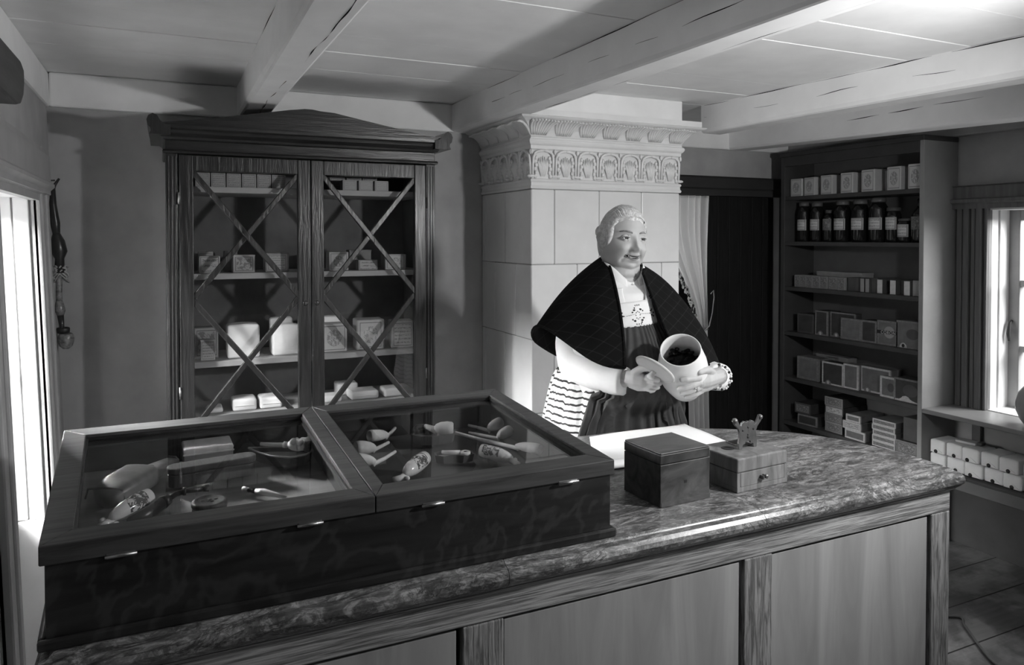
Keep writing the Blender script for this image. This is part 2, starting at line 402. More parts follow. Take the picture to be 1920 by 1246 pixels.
f4 = _noise(nt, _coords(nt, (1.2, 2.0, 1.6), rot=(0, 0, -.6), loc=(3, 1, 0)), 3.0, 8, .7, 2.2)
c = _mix(nt, _ramp(nt, f4, [(.484, 0), (.498, .8), (.512, 0)]), c, .025)
nt.links.new(c, b.inputs['Base Color']); b.inputs['Roughness'].default_value = .32; b.inputs['Specular IOR Level'].default_value = .45

ctr = thing('shop_counter', 'long shop counter with oak frame and pale recessed panels under a marble top', 'counter', (.83, 1.235, 0), world=True)
CL, CR, CF = -.175, 1.835, 1.238
outl = [(CL, 1.213), (1.858, 1.213), (1.868, 1.25), (1.872, 1.38), (1.842, 1.53), (1.772, 1.668), (1.655, 1.775), (1.51, 1.862), (1.3, 1.925), (1.0, 1.94), (CL, 1.94)]
def smooth_outline(o, a, b_, n=6):
    pts = [Vector((p[0], p[1], 0)) for p in o]; out = pts[:a + 1]
    for i in range(a, b_):
        p0, p1, p2, p3 = pts[max(i - 1, 0)], pts[i], pts[i + 1], pts[min(i + 2, len(pts) - 1)]
        for k in range(1, n + 1):
            t = k / n
            out.append(.5 * ((2 * p1) + (-p0 + p2) * t + (2 * p0 - 5 * p1 + 4 * p2 - p3) * t * t + (-p0 + 3 * p1 - 3 * p2 + p3) * t ** 3))
    return out + pts[b_ + 1:]
OUT = smooth_outline(outl, 2, 9)
def offset_poly(P, d):
    n = len(P); R = []
    for i in range(n):
        e1 = (P[i] - P[i - 1]).normalized(); e2 = (P[(i + 1) % n] - P[i]).normalized()
        n1 = Vector((-e1.y, e1.x, 0)); n2 = Vector((-e2.y, e2.x, 0)); bis = n1 + n2
        bis = bis / max(bis.dot(n1), .3)
        R.append(P[i] + bis * d)
    return R
def sweep_outline(mb, P, prof, m=0, cap=True):
    rings = [[p + Vector((0, 0, z)) for p in offset_poly(P, d)] for d, z in prof]
    mb.rings(rings, m, caps=cap, smooth=False)
top = MB()
sweep_outline(top, OUT, [(.035, .832), (.016, .832), (.009, .838), (.002, .846), (.0, .855), (.002, .864), (.008, .871), (.020, .874), (.022, .8765), (.026, .880)])
full = bpy.data.meshes.new('slab'); top.bm.to_mesh(full); top.bm.free()
wt = thing('marble_worktop', 'mottled veined marble counter top with moulded edge and rounded back corner', 'worktop', (.83, 1.57, .834), world=True)
for x0, x1 in ((-9, .5655), (.5665, 1.1845), (1.1855, 9)):
    t = bmesh.new(); t.from_mesh(full)
    for xx, nn in ((x0, -1), (x1, 1)):
        r_ = bmesh.ops.bisect_plane(t, geom=t.verts[:] + t.edges[:] + t.faces[:], plane_co=(xx, 0, 0), plane_no=(nn, 0, 0), clear_outer=True)
        ed = [e for e in r_['geom_cut'] if isinstance(e, bmesh.types.BMEdge)]
        if ed: bmesh.ops.holes_fill(t, edges=ed)
    mbx = MB(); mbx._add(t, 0, False, None); mbx.build('slab', 'marble', wt)
bpy.data.meshes.remove(full)

mb = MB(); mb.box((CL + .03, 1.29, .05), (CR - .02, 1.86, .80)); mb.box((CL + .01, 1.262, .06), (CR, 1.29, .83)); mb.box((CL + .04, 1.30, 0), (CR - .05, 1.80, .05)); mb.build('carcass', 'dark_paint', ctr)
MB().box((CL, CF, .772), (CR, CF + .03, .824), .003).build('rail', 'oak_rail', ctr)
MB().prism([(CF + .03, .8318), (CF - .010, .8318), (CF - .006, .826), (CF + .001, .8235), (CF + .03, .8235)], 'x', CL, CR + .008).build('moulding', 'oak_rail', ctr)
MB().box((CL, CF, .06), (CR, CF + .03, .13), .003).build('rail', 'oak_rail', ctr)
SX = [(CL, CL + .08), (.484, .566), (1.146, 1.227), (1.765, CR)]
for a, b_ in SX: MB().box((a, CF, .13), (b_, CF + .03, .7715), .003).build('stile', 'oak_stile', ctr)
for (a, b_) in ((CL + .09, .474), (.568, 1.136), (1.229, 1.755)):
    MB().box((a, CF + .006, .14), (b_, CF + .026, .7665), .002).build('panel', 'panel_wood', ctr)
MB().box((CR - .03, CF + .032, .06), (CR, 1.40, .81), .003).build('end_panel', 'oak_stile', ctr)

# ------------------------------------------------------------------ display case on the counter
wood('mahogany', .010, .040, .28, .5, (2.5, 25, 18), 1.6, 1.2, .05, figure=.36, fig_scale=2.4, coat=.15)
wood('mahogany_lid', .03, .085, .5, .22, (3, 40, 30), 2, .6, .05, coat=.12)
wood('case_lining', .20, .30, .6, .2, (2, 20, 20), 2)
plain('case_cloth', .085, .85, .1, .1, 60)
plain('brass', .45, .35, .5, .1, 30, 0, 1.0)
glassmat('case_glass')
dc = thing('display_case', 'dark polished wooden tabletop display case with two sloping glazed lids', 'display case', (.32, 1.55, .88), world=True)
def trap(p):          # the case widens slightly to the back
    t = (p.y - 1.244) / .61
    x = p.x + (.010 if p.x > .32 else -.032) * t * abs(p.x - .32) / .49
    return (x, p.y, p.z)
def slope(p):
    x, y, z = trap(p); k = max(0, min(1, (p.z - .93) / .07))
    return (x, y, z + (y - 1.244) * .043 * k)
F0, F1, B0, B1, L0, L1, R0, R1, MX = 1.250, 1.266, 1.835, 1.851, -.160, -.144, .790, .806, .325
mb = MB()
for a, b_ in (((L0, F0, .8805), (R1, F1, 1.004)), ((L0, B0, .8805), (R1, B1, 1.004)), ((L0, F1, .8805), (L1, B0, 1.004)), ((R0, F1, .8805), (R1, B0, 1.004)), ((MX - .012, F1, .89), (MX + .012, B0, 1.004))): mb.box(a, b_, .0015)
mb.box((L1, F1, .89), (R0, B0, .90))
mb.shear(slope).build('body', 'mahogany', dc)
mb = MB()
for a, b_ in (((L0 - .01, F0 - .010, .8802), (R1 + .010, F0, .897)), ((R1, F0, .8802), (R1 + .010, B1, .897)), ((L0 - .01, F0, .8802), (L0, B1, .897))): mb.box(a, b_, .004)
mb.shear(slope).build('plinth', 'mahogany', dc)
ZFL = lambda y: .9585 + (y - 1.244) * .043           # the lined floor inside
MB().box((L1 + .001, F1 + .001, .955), (MX - .0125, B0 - .001, .9585)).shear(slope).build('lining', 'case_lining', dc)
MB().box((MX + .0125, F1 + .001, .955), (R0 - .001, B0 - .001, .9585)).shear(slope).build('lining', 'case_cloth', dc)
mb = MB()
for (x0, x1, s) in ((-.167, .3255, .041), (.3265, .812, .039)):
    mb = MB(); zb, zt = 1.0045, 1.034
    sl, sr = (.041, .029) if x0 < 0 else (.026, .038)
    Y0, Y1 = 1.244, 1.857
    for q in (((x0, Y0), (x1, Y0), (x1 - sr, Y0 + .050), (x0 + sl, Y0 + .050)), ((x1, Y1), (x0, Y1), (x0 + sl, Y1 - .055), (x1 - sr, Y1 - .055)),
              ((x0, Y1), (x0, Y0), (x0 + sl, Y0 + .050), (x0 + sl, Y1 - .055)), ((x1, Y0), (x1, Y1), (x1 - sr, Y1 - .055), (x1 - sr, Y0 + .050))):
        mb.prism(q, 'z', zb, zt, bev=.0018)
    lid = mb.shear(slope).build('lid', 'mahogany_lid', dc)
    mb = MB()                                             # thin rebate around the pane
    xa, xb, ya, yb = x0 + sl, x1 - sr, Y0 + .05, Y1 - .055
    mb.box((xa, ya - .001, zt - .012), (xb, ya + .004, zt - .006)).box((xa, yb - .004, zt - .012), (xb, yb + .001, zt - .006)).box((xa - .001, ya, zt - .012), (xa + .004, yb, zt - .006)).box((xb - .004, ya, zt - .012), (xb + .001, yb, zt - .006))
    mb.shear(slope).build('rebate', 'mahogany', lid)
    MB().box((xa - .002, ya - .002, zt - .0145), (xb + .002, yb + .002, zt - .0125)).shear(slope).build('pane', 'case_glass', lid)
for a, b_ in ((-.083, -.040), (.195, .237), (.409, .451), (.684, .728)):
    MB().tube([(a, 1.2425, 1.0035), (b_, 1.2425, 1.0035)], .0026, 8).box((a + .002, 1.2435, 1.0), (b_ - .002, 1.2455, 1.008)).build('hinge', 'brass', dc)

# ------------------------------------------------------------------ glazed cabinet
wood('cab_wood', .006, .019, .34, .3, (30, 30, 2.5), 2.5, .6, .7, coat=.55)
wood('cab_wood_h', .006, .019, .34, .3, (2.5, 30, 30), 2.5, .6, .7, coat=.55)
plain('cab_inside', .17, .7, .2, .25, 6)
plain('shelf_paint', .42, .55, .3, .08, 10)
glassmat('cab_glass')
CY = 3.0
cb = thing('glazed_cabinet', 'tall dark wooden cabinet with pediment and two lattice-glazed doors against back wall', 'cabinet', (.53, 3.19, 0), world=True)
mb = MB()
for a, b_ in (((.008, CY, 0), (.034, 3.375, 1.84)), ((1.022, CY, 0), (1.048, 3.375, 1.84)), ((.034, CY + .02, 1.80), (1.022, 3.375, 1.84)), ((.034, CY + .02, 0), (1.022, 3.375, .12))): mb.box(a, b_, .002)
for a, b_ in ((.008, .050), (1.006, 1.048)):
    mb.box((a, CY - .004, 0), (b_, CY + .03, 1.786), .004)
    for k in range(3): mb.box((a + .006 + k * .012, CY - .007, .15), (a + .012 + k * .012, CY, 1.775), .002)
mb.build('carcass', 'cab_wood', cb)
MB().box((.034, 3.36, .12), (1.022, 3.375, 1.80)).box((.034, CY + .05, .12), (.038, 3.36, 1.80)).box((1.018, CY + .05, .12), (1.022, 3.36, 1.80)).build('back_panel', 'cab_inside', cb)
mb = MB()
def ledge(mb, prof, x0, x1, yf, yb):      # moulding on the front with mitred returns; prof = (out, z)
    rings = []
    for o_, z in prof: rings.append([Vector((x0 - o_, yb, z)), Vector((x0 - o_, yf - o_, z)), Vector((x1 + o_, yf - o_, z)), Vector((x1 + o_, yb, z))])
    mb.rings(rings, smooth=False, caps=True)
ledge(mb, [(0, 1.783), (.012, 1.785), (.014, 1.792), (.010, 1.798), (0, 1.799), (0, 1.832), (.012, 1.836), (.016, 1.844), (.036, 1.856), (.040, 1.866), (.052, 1.872), (.054, 1.884), (0, 1.886)], .012, 1.044, CY - .002, 3.374)
mb.build('cornice', 'cab_wood_h', cb)
mb = MB()
pts = [(-.03, 1.886)] + [(-.02 + .5 * t, 1.889 + .084 * t ** 1.12) for t in (0, .2, .4, .6, .8, .93)] + [(.47, 1.9695), (.500, 1.974), (.53, 1.974), (.56, 1.9695)] + [(1.08 - .5 * t, 1.889 + .084 * t ** 1.12) for t in (.93, .8, .6, .4, .2, 0)] + [(1.09, 1.886)]
mb.prism(pts, 'y', CY - .046, CY + .0)
mb.build('pediment', 'cab_wood_h', cb)
for sx in (-1, 1):
    cx = .528 + sx * .572
    sc = [(0, 0), (-.006, .012), (-.004, .022), (.004, .03), (.008, .05), (.002, .066), (-.012, .074), (-.026, .068), (-.036, .05), (-.052, .038), (-.07, .036), (-.07, 0)]
    MB().prism([(cx + sx * p[0], 1.846 + p[1]) for p in sc], 'y', CY - .058, 3.34).build('acroterion', 'cab_wood', cb)
for (x0, x1, kn) in ((.052, .5265, 1), (.5295, 1.004, 0)):
    y0, y1 = CY - .012, CY + .014
    mb = MB(); st = .049
    for a, b_ in (((x0, y0, .16), (x0 + st, y1, 1.78)), ((x1 - st, y0, .16), (x1, y1, 1.78)), ((x0 + st, y0, 1.722), (x1 - st, y1, 1.78)), ((x0 + st, y0, .16), (x1 - st, y1, .23)), ((x0 + st, y0, .70), (x1 - st, y1, .76))): mb.box(a, b_, .003)
    mb.box((x0 + st, y0 + .012, .22), (x1 - st, y1 - .002, .72), .004)
    door = mb.build('door', 'cab_wood', cb)
    ga, gb = x0 + st, x1 - st
    def bar(p, q, yy, mb):
        d = Vector((q[0] - p[0], 0, q[1] - p[1])); L = d.length; ang = math.atan2(d.z, d.x)
        X = T((p[0] + q[0]) / 2, yy, (p[1] + q[1]) / 2) @ RY(-ang)
        mb.prism([(-.011, -.003), (.011, -.003), (.004, -.010), (-.004, -.010)], 'x', -L / 2, L / 2, X=X @ RX(PI / 2) @ T(0, 0, 0)) if False else mb.box((-L / 2, -.006, -.0105), (L / 2, .006, .0105), .003, X=X)
    mb = MB()
    for zt, zb in ((1.724, 1.243), (1.243, .757)):
        bar((ga - .006, zt), (gb + .006, zb), CY - .002, mb); bar((gb + .006, zt), (ga - .006, zb), CY + .001, mb)
    mb.build('lattice', 'cab_wood', door)
    MB().box((ga - .004, CY + .0065, .755), (gb + .004, CY + .009, 1.727)).build('pane', 'cab_glass', door)
    hx = x0 - .001 if kn else x1 + .001
    for z in (1.62, .9): MB().tube([(hx, CY - .012, z - .022), (hx, CY - .012, z + .022)], .004, 8).build('hinge', 'brass' if kn else 'dark_paint', door)
    kx = x1 - .022 if kn else x0 + .02
    MB().lathe([(.0, -.002), (.010, -.002), (.010, .002), (.006, .003), (0, .003)], 16, X=T(kx, y0, 1.215) @ RX(PI / 2)).build('keyhole_plate', 'cab_wood', door)
SHZ = [1.670, 1.337, .999, .790]
for z in SHZ + [.44]:
    MB().box((.036, CY + .055, z - .023), (1.020, 3.358, z), .002).build('shelf', 'shelf_paint', cb)

# ------------------------------------------------------------------ tiled stove
m, nt, b = _mat('tile_glaze')
vec = _coords(nt, (1, 1, 1))
nt.links.new(_ramp(nt, _noise(nt, vec, 5, 6), [(.3, .68), (.7, .78)]), b.inputs['Base Color'])
b.inputs['Roughness'].default_value = .30; b.inputs['Specular IOR Level'].default_value = .45
_bump(nt, b, _noise(nt, vec, 14, 3), .12, .01)
plain('grout', .30, .9, .05)
SX0, SX1, SY, SB, = 1.433, 2.222, 2.85, 3.395
stv = thing('tiled_stove', 'tall cream glazed tiled stove with moulded frieze and flaring cornice', 'stove', (1.83, 3.1, 0), world=True)
MB().box((SX0 + .004, SY + .004, 0), (SX1 - .004, SB, 1.70)).build('core', 'grout', stv)
mb = MB(); rows = [0.06, .386, .709, 1.032, 1.357, 1.684]; TW = .229
for r_ in range(5):
    z0, z1 = rows[r_] + .0012, rows[r_ + 1] - .0012
    x = SX0 + (.114 if r_ % 2 == 0 else .229); xs = [SX0]
    while x < SX1 - .03: xs.append(x); x += TW
    xs.append(SX1)
    for a, b_ in zip(xs, xs[1:]): mb.box((a + .0012, SY, z0), (b_ - .0012, SY + .03, z1), .0045)
    y = SY + (.2725 if r_ % 2 == 0 else .16); ys = [SY + .001]
    while y < SB - .03: ys.append(y); y += TW
    ys.append(SB)
    for a, b_ in zip(ys, ys[1:]):
        for xx in (SX0, SX1 - .03): mb.box((xx, a + .0012, z0), (xx + .03, b_ - .0012, z1), .0045)
mb.box((SX0 - .012, SY - .012, 0), (SX1 + .012, SB, .058), .01)
mb.build('tiles', 'tile_glaze', stv)
mb = MB()
ledge(mb, [(-.01, 1.684), (.004, 1.686), (.006, 1.694), (.002, 1.700), (.001, 1.712), (.006, 1.720), (.004, 1.726), (-.004, 1.730), (-.004, 1.853), (.004, 1.858), (.005, 1.872), (.010, 1.876), (.014, 1.881), (.017, 1.889), (.014, 1.897), (.008, 1.901), (.006, 1.908), (-.01, 1.91)], SX0, SX1, SY, SB)
mb.build('frieze', 'tile_glaze', stv)
# arcade relief on the frieze
def arcade(mb, P, n, w):      # P(u, out, z) -> world
    for k in range(n + 1):
        u = k * w
        for s in (-1, 1):
            if (k == 0 and s < 0) or (k == n and s > 0): continue
            pts = [P(u + s * .007, .002, 1.734), P(u + s * .007, .006, 1.80), P(u + s * .008, .008, 1.820), P(u + s * .014, .010, 1.836), P(u + s * .026, .011, 1.845), P(u + s * w * .38, .011, 1.849), P(u + s * w * .5, .011, 1.850)]
            mb.tube(pts, [.0055, .006, .006, .006, .006, .0065, .0065], 7)
            for q in range(6): mb.ball(P(u + s * (.020 + .004 * (q % 2)), .003, 1.740 + q * .0155), (.0085, .007, .0105), seg=7)
        mb.ball(P(u, .005, 1.739), (.020, .009, .007), seg=8)
        mb.ball(P(u, .008, 1.844), (.006, .006, .012), seg=7)
    for k in range(n):
        u = (k + .5) * w
        for a in (-1.2, -.75, -.35, 0, .35, .75, 1.2):
            mb.tube([P(u + .008 * math.sin(a), .001, 1.740), P(u + .020 * math.sin(a), .006, 1.780), P(u + .028 * math.sin(a), .002, 1.828 - .014 * abs(a))], [.0035, .006, .002], 6)
mb = MB(); nf = 7; wf = (SX1 - SX0) / nf
arcade(mb, lambda u, o_, z: Vector((SX0 + u, SY + .003 - o_, z)), nf, wf)
ns = 5; ws = (SB - SY) / ns
arcade(mb, lambda u, o_, z: Vector((SX0 + .003 - o_, SY + u, z)), ns, ws)
mb.build('arcade_relief', 'tile_glaze', stv)
mb = MB()
cove = [(.004, 1.909), (.008, 1.914), (.012, 1.924), (.020, 1.938), (.034, 1.953), (.052, 1.966), (.070, 1.975), (.084, 1.980), (.090, 1.986), (.084, 1.989), (.072, 1.990), (.072, 2.016), (-.02, 2.017)]
ledge(mb, cove, SX0, SX1, SY, SB)
mb.build('cornice', 'tile_glaze', stv)
mb = MB()
def leaves(P, n, w):
    for k in range(n):
        u0 = (k + .5) * w
        for a in (-1, -.75, -.5, -.25, 0, .25, .5, .75, 1):
            mb.tube([P(u0 + a * .030, .012, 1.916), P(u0 + a * .038, .022, 1.934), P(u0 + a * .046, .037, 1.950), P(u0 + a * .052, .056, 1.9635), P(u0 + a * .055, .074, 1.9715 - .004 * abs(a)), P(u0 + a * .055, .083, 1.970 - .006 * abs(a))], [.003, .0058, .0066, .0066, .006, .003], 6)
leaves(lambda u, o_, z: Vector((SX0 - .03 + u * (SX1 - SX0 + .06) / (SX1 - SX0), SY - o_ + .001, z)), nf, wf)
leaves(lambda u, o_, z: Vector((SX0 - o_ + .001, SY - .03 + u, z)), ns, ws)
mb.build('leaf_relief', 'tile_glaze', stv)
MB().box((SX0 - .0, SY - .005, 2.017), (SX1 + .012, SB, CZ), .006).build('plaster_top', 'ceiling_paint', stv)

# ------------------------------------------------------------------ bookcase on the right wall
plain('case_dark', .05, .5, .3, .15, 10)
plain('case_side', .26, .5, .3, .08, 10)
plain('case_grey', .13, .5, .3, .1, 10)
BX, BX1, BYA, BYB = 3.25, 3.495, 2.338, 3.235
bk = thing('shelf_unit', 'tall open dark painted shelf unit full of boxes and jars beside the doorway', 'shelf unit', (3.37, 2.79, 0), world=True)
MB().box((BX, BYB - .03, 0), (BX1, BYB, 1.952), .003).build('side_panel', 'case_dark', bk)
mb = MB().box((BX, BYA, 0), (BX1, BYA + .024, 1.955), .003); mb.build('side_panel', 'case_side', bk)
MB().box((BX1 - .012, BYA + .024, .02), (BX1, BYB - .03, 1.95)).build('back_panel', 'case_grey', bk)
MB().box((BX - .01, BYA - .004, 1.935), (BX1, BYB + .004, 1.96), .004).box((BX - .002, BYA + .024, 1.88), (BX + .018, BYB - .03, 1.936), .003).build('top_board', 'case_dark', bk)
BZ = [1.708, 1.449, 1.190, .932, .670, .415]
for z in BZ + [.09]: MB().box((BX + .004, BYA + .0245, z - .022), (BX1 - .013, BYB - .0305, z), .002).build('shelf', 'case_dark', bk)
# ------------------------------------------------------------------ counter under the right window
wc = thing('window_ledge', 'grey painted ledge with an open shelf below the right window', 'ledge', (3.37, 1.55, 0), world=True)
plain('ledge_paint', .19, .35, .4, .06, 9)
MB().box((BX, .62, .642), (3.488, BYA - .001, .664), .004).build('top_board', 'ledge_paint', wc)
MB().box((BX + .02, .62, .365), (3.488, BYA - .001, .387), .003).build('shelf', 'case_dark', wc)
MB().box((BX + .012, .62, .325), (BX + .03, BYA - .001, .376), .003).build('shelf_edge', 'case_grey', wc)
MB().box((3.472, 2.20, .388), (3.492, 2.24, .641), .002).build('batten', 'case_grey', wc)
MB().box((3.46, .62, 0), (3.488, BYA - .001, .325), .003).build('back_panel', 'case_dark', wc)  # dark panel added for the shade on the wall under the ledge
# ------------------------------------------------------------------ materials of the goods
plain('carton_pale', .46, .6, .25, .08, 20)
plain('carton_grey', .26, .6, .25, .1, 20)
plain('carton_dark', .07, .5, .3, .15, 20)
plain('wrap_white', .88, .5, .25, .05, 25, .25, bscale=35)
plain('wrap_grey', .68, .5, .25, .05, 25, .25, bscale=35)
plain('cedar', .13, .5, .3, .2, 25)
plain('paper_edge', .48, .6, .2, .12, 60)
plain('ink', .02, .5, .3)
label_mat('lab_shield', .44, .20, .03, 7, .44, 1)
label_mat('lab_crest', .48, .17, .05, 10, .47, 2)
label_mat('lab_rider', .55, .22, .06, 6, .53, 3)
label_mat('lab_lines', .46, .17, .05, 14, .48, 4, rows=7)
label_mat('lab_band', .50, .12, .03, 9, .50, 5, rows=3)
label_mat('lab_view', .44, .16, .06, 4, .50, 6, centre=False)
label_mat('lab_jar', .52, .09, .05, 12, .50, 7, rows=4)
label_mat('lab_busy', .26, .07, .03, 8, .47, 8, centre=False)
label_mat('lab_cigar', .155, .10, .02, 6, .5, 9)
label_mat('lab_pale', .5, .3, .06, 12, .55, 10, rows=5)

def pack(label, cat, x, y, z, w_, d, h, rz=0, body='carton_pale', lab='lab_crest', group=None, name='carton', lw=.92, lh=.94, side=None, lid=0, bev=.002):
    """a carton: front face towards local -y, origin at the middle of its base front edge"""
    r = thing(name, label, cat, (x, y, z + .0006), rz, group)
    MB().box((-w_ / 2, 0, 0), (w_ / 2, d, h), bev).build('body', body, r)
    if lab: MB().box((-w_ / 2 * lw, -.0007, h * (1 - lh) / 2), (w_ / 2 * lw, .0002, h * (1 + lh) / 2)).build('label', lab, r)
    if side: MB().box((-w_ / 2 - .0007, d * .08, h * .06), (-w_ / 2 + .0002, d * .92, h * .94)).build('side_label', side, r)
    if lid: MB().box((-w_ / 2 - .001, -.001, h - lid), (w_ / 2 + .001, d + .001, h + .001), .001).build('lid', body, r)
    return r
ORD = ['first', 'second', 'third', 'fourth', 'fifth', 'sixth', 'seventh', 'eighth', 'ninth', 'tenth']

# ------------------------------------------------------------------ in the glazed cabinet
CYF = 3.085
g = 'small printed packets on the top cabinet shelf'
first = pack('pale printed packet at the left end behind the left cabinet door, top shelf', 'packet', .137, CYF, SHZ[0], .053, .05, .055, lab='lab_lines', group=g, name='printed_packet')
for k in range(1, 6):
    dup(first, (.137 + k * .0565, CYF, SHZ[0] + .0006), label='%s pale printed packet from the left on the top shelf behind the left door' % ORD[k], group=g)
g = 'plain pale packets on the top cabinet shelf'
for k, x in enumerate((.704, .772, .840)):
    pack('%s plain pale packet in the front row on top right shelf' % ORD[k], 'packet', x, CYF, SHZ[0], .060, .045, .044, lab='lab_pale', lw=.9, lh=.9, group=g, name='printed_packet')
for k, x in enumerate((.672, .744, .812)):
    pack('%s pale packet in the back row on the top right shelf' % ORD[k], 'packet', x, CYF + .09, SHZ[0], .064, .06, .062, lab='lab_lines', group='back row of packets on the top cabinet shelf', name='printed_packet')
z = SHZ[1]
pack('small carton with rows of tiny figures, far left of the middle cabinet shelf', 'carton', .160, CYF, z, .076, .06, .066, lab='lab_band', body='carton_pale', side='lab_pale')
pack('pale tin showing just above the carton with tiny figures', 'tin', .150, CYF + .075, z, .055, .04, .082, lab='lab_pale', name='tin_box')
pack('dull carton behind the figured carton, middle cabinet shelf', 'carton', .245, CYF + .10, z, .05, .05, .083, lab=None, body='carton_grey')
pack('carton with a pictorial label in the middle of the left middle shelf', 'carton', .286, CYF, z, .081, .09, .068, lab='lab_view', body='carton_pale', lid=.004)
pack('dim carton with lines of print beside the centre stile, left middle shelf', 'carton', .411, CYF, z, .090, .08, .076, lab='lab_lines', body='carton_grey', lw=.86, lh=.84)
pack('square box with a round ornamental crest, left end of right middle shelf', 'carton', .657, CYF, z, .080, .07, .077, lab='lab_crest')
pack('low box with a line of script in front of a bigger carton', 'box', .780, CYF, z, .082, .05, .043, lab='lab_band', lw=.96, lh=.92, body='carton_grey')
pack('plain grey carton standing behind the low script box', 'carton', .766, CYF + .075, z, .094, .06, .083, lab=None, body='carton_grey', lid=.006)
pack('dim square carton with dark emblem at the right end, middle shelf', 'carton', .900, CYF, z, .094, .07, .066, lab='lab_rider', body='carton_grey')
z = SHZ[2]
pack('printed carton behind the little upright tin, lowest full shelf', 'carton', .150, CYF + .055, z, .090, .06, .122, lab='lab_view', body='carton_grey')
r = pack('little upright tin with a written label, left end of lower shelf', 'tin', .152, CYF, z, .052, .035, .080, lab='lab_lines', body='carton_pale', name='tin_box', lid=.006)
def softpack(label, cat, x, y, z, w_, d, h, rz=0, group=None, puff=.006, lab=None, name='paper_parcel', seal=None, fold=True, wm='wrap_white'):
    r = thing(name, label, cat, (x, y, z + .001), rz, group)
    t = MB(); t.box((-w_ / 2, 0, 0), (w_ / 2, d, h), .009, seg=4, smooth=True)
    bmesh.ops.subdivide_edges(t.bm, edges=[e for e in t.bm.edges if e.calc_length() > .03], cuts=3, use_grid_fill=True)
    for v in t.bm.verts:
        q = v.co; n_ = noise.noise(q * 31 + Vector((x * 17, y, z * 9)))
        c_ = (1 - (2 * q.x / w_) ** 2) * (1 - (2 * (q.z / h) - 1) ** 2)
        if q.z > .004: v.co += Vector((0, -puff * max(0, c_) if q.y < d * .3 else 0, .003 * n_ + (puff * .5 if q.z > h * .9 else 0) * (1 - (2 * q.x / w_) ** 2)))
    for f in t.bm.faces: f.smooth = True
    t.build('wrapping', wm, r)
    if fold:
        mb = MB(); mb.prism([(-w_ * .46, h * .06), (w_ * .46, h * .06), (0, h * .42)], 'y', -puff - .0012, -puff * .2, bev=.0008) if fold == 1 else mb.box((-w_ * .40, -.0015 - puff, h * .45), (w_ * .40, -puff * .1, h * .475))
        mb.build('fold', wm, r)
    if lab: MB().box((-w_ / 2 * .88, -puff - .0015, h * .06), (w_ / 2 * .88, -puff * .3, h * .94), .002).build('label', lab, r)
    if seal:
        MB().lathe([(0, 0), (.0092, 0), (.0092, .0022), (.006, .0036), (0, .0040)], 12, X=T(seal, -puff * .7, h * .16) @ RX(PI / 2)).ball((seal + .003, -puff * .7 - .003, h * .17), (.004, .002, .003), seg=6).build('seal', 'ink', r)
    return r
softpack('plump plain white parcel in the middle of the left lower shelf', 'parcel', .283, CYF, z, .120, .10, .130, fold=0)
softpack('white paper bag leaning behind the torn parcel, left lower shelf', 'paper bag', .440, CYF + .09, z, .09, .05, .142, fold=0)
softpack('white parcel with crumpled front beside the centre stile, lower shelf', 'parcel', .446, CYF, z, .108, .08, .120, fold=0, puff=.010)
pack('package with an ornamental print just right of the centre stile', 'package', .637, CYF, z, .108, .08, .118, lab='lab_crest', name='printed_package', bev=.006)
softpack('white paper bag standing behind the ornamental package', 'paper bag', .640, CYF + .10, z, .11, .05, .136, fold=0)
pack('pale package with a horseman print, middle of right lower shelf', 'package', .790, CYF, z, .118, .10, .128, rz=-.06, lab='lab_rider', name='printed_package', bev=.006, lw=.88)
pack('package with lines of text at the right end, lower shelf', 'package', .930, CYF, z, .100, .09, .116, rz=-.12, lab='lab_lines', name='printed_package', bev=.006, lw=.88)
z = SHZ[3]
softpack('flat white parcel on the bottom visible shelf, left of its pair', 'parcel', .285, CYF, z, .090, .10, .046, fold=2, puff=.003)
softpack('flat white parcel on the bottom visible shelf, beside centre stile', 'parcel', .385, CYF, z, .086, .10, .044, fold=2, puff=.003)
softpack('low white parcel at the left end of the bottom visible shelf', 'parcel', .175, CYF, z, .06, .08, .022, fold=0, puff=.002)
softpack('small flat grey-white parcel behind right door at the stile, bottom shelf', 'parcel', .630, CYF, z, .075, .08, .028, fold=0, puff=.002)
softpack('crumpled white parcel in the middle of the bottom right shelf', 'parcel', .766, CYF, z, .118, .10, .034, fold=2, puff=.004)
softpack('white parcel stacked behind the crumpled one, bottom right shelf', 'parcel', .720, CYF + .115, z, .090, .09, .050, fold=0, puff=.003)
softpack('white block-shaped parcel at the right of the bottom right shelf', 'parcel', .893, CYF, z, .086, .09, .036, fold=0, puff=.003)

# ------------------------------------------------------------------ in the display case
TILT = math.atan(.043)
def inside(name, label, cat, x, y, ang=0, group=None, dz=.0012):
    r = thing(name, label, cat, (x, y, .9585 + (y - 1.244) * .043 + dz), 0, group)
    r.rotation_euler = (RX(TILT) @ RZ(ang)).to_euler(); return r
plain('clay', .84, .55, .3, .07, 40); plain('clay_worn', .72, .6, .3, .14, 50)
plain('porcelain', .85, .15, .5, .02, 10)
wood('pipe_wood', .02, .06, .3, .5, (6, 30, 30), 6)
plain('horn', .03, .3, .5, .3, 20)
plain('case_leather', .07, .4, .4, .3, 40, .2, bscale=120)
plain('velvet', .32, .9, .1, .2, 60)
plain('meerschaum', .70, .35, .4, .08, 30)
def align(o_, d): return T(*o_) @ Vector(d).to_track_quat('Z', 'Y').to_matrix().to_4x4()
BOWL = [(.0035, -.004), (.0075, .002), (.0105, .010), (.0122, .022), (.0125, .032), (.0115, .040), (.0098, .040), (.0092, .030), (.0, .020)]
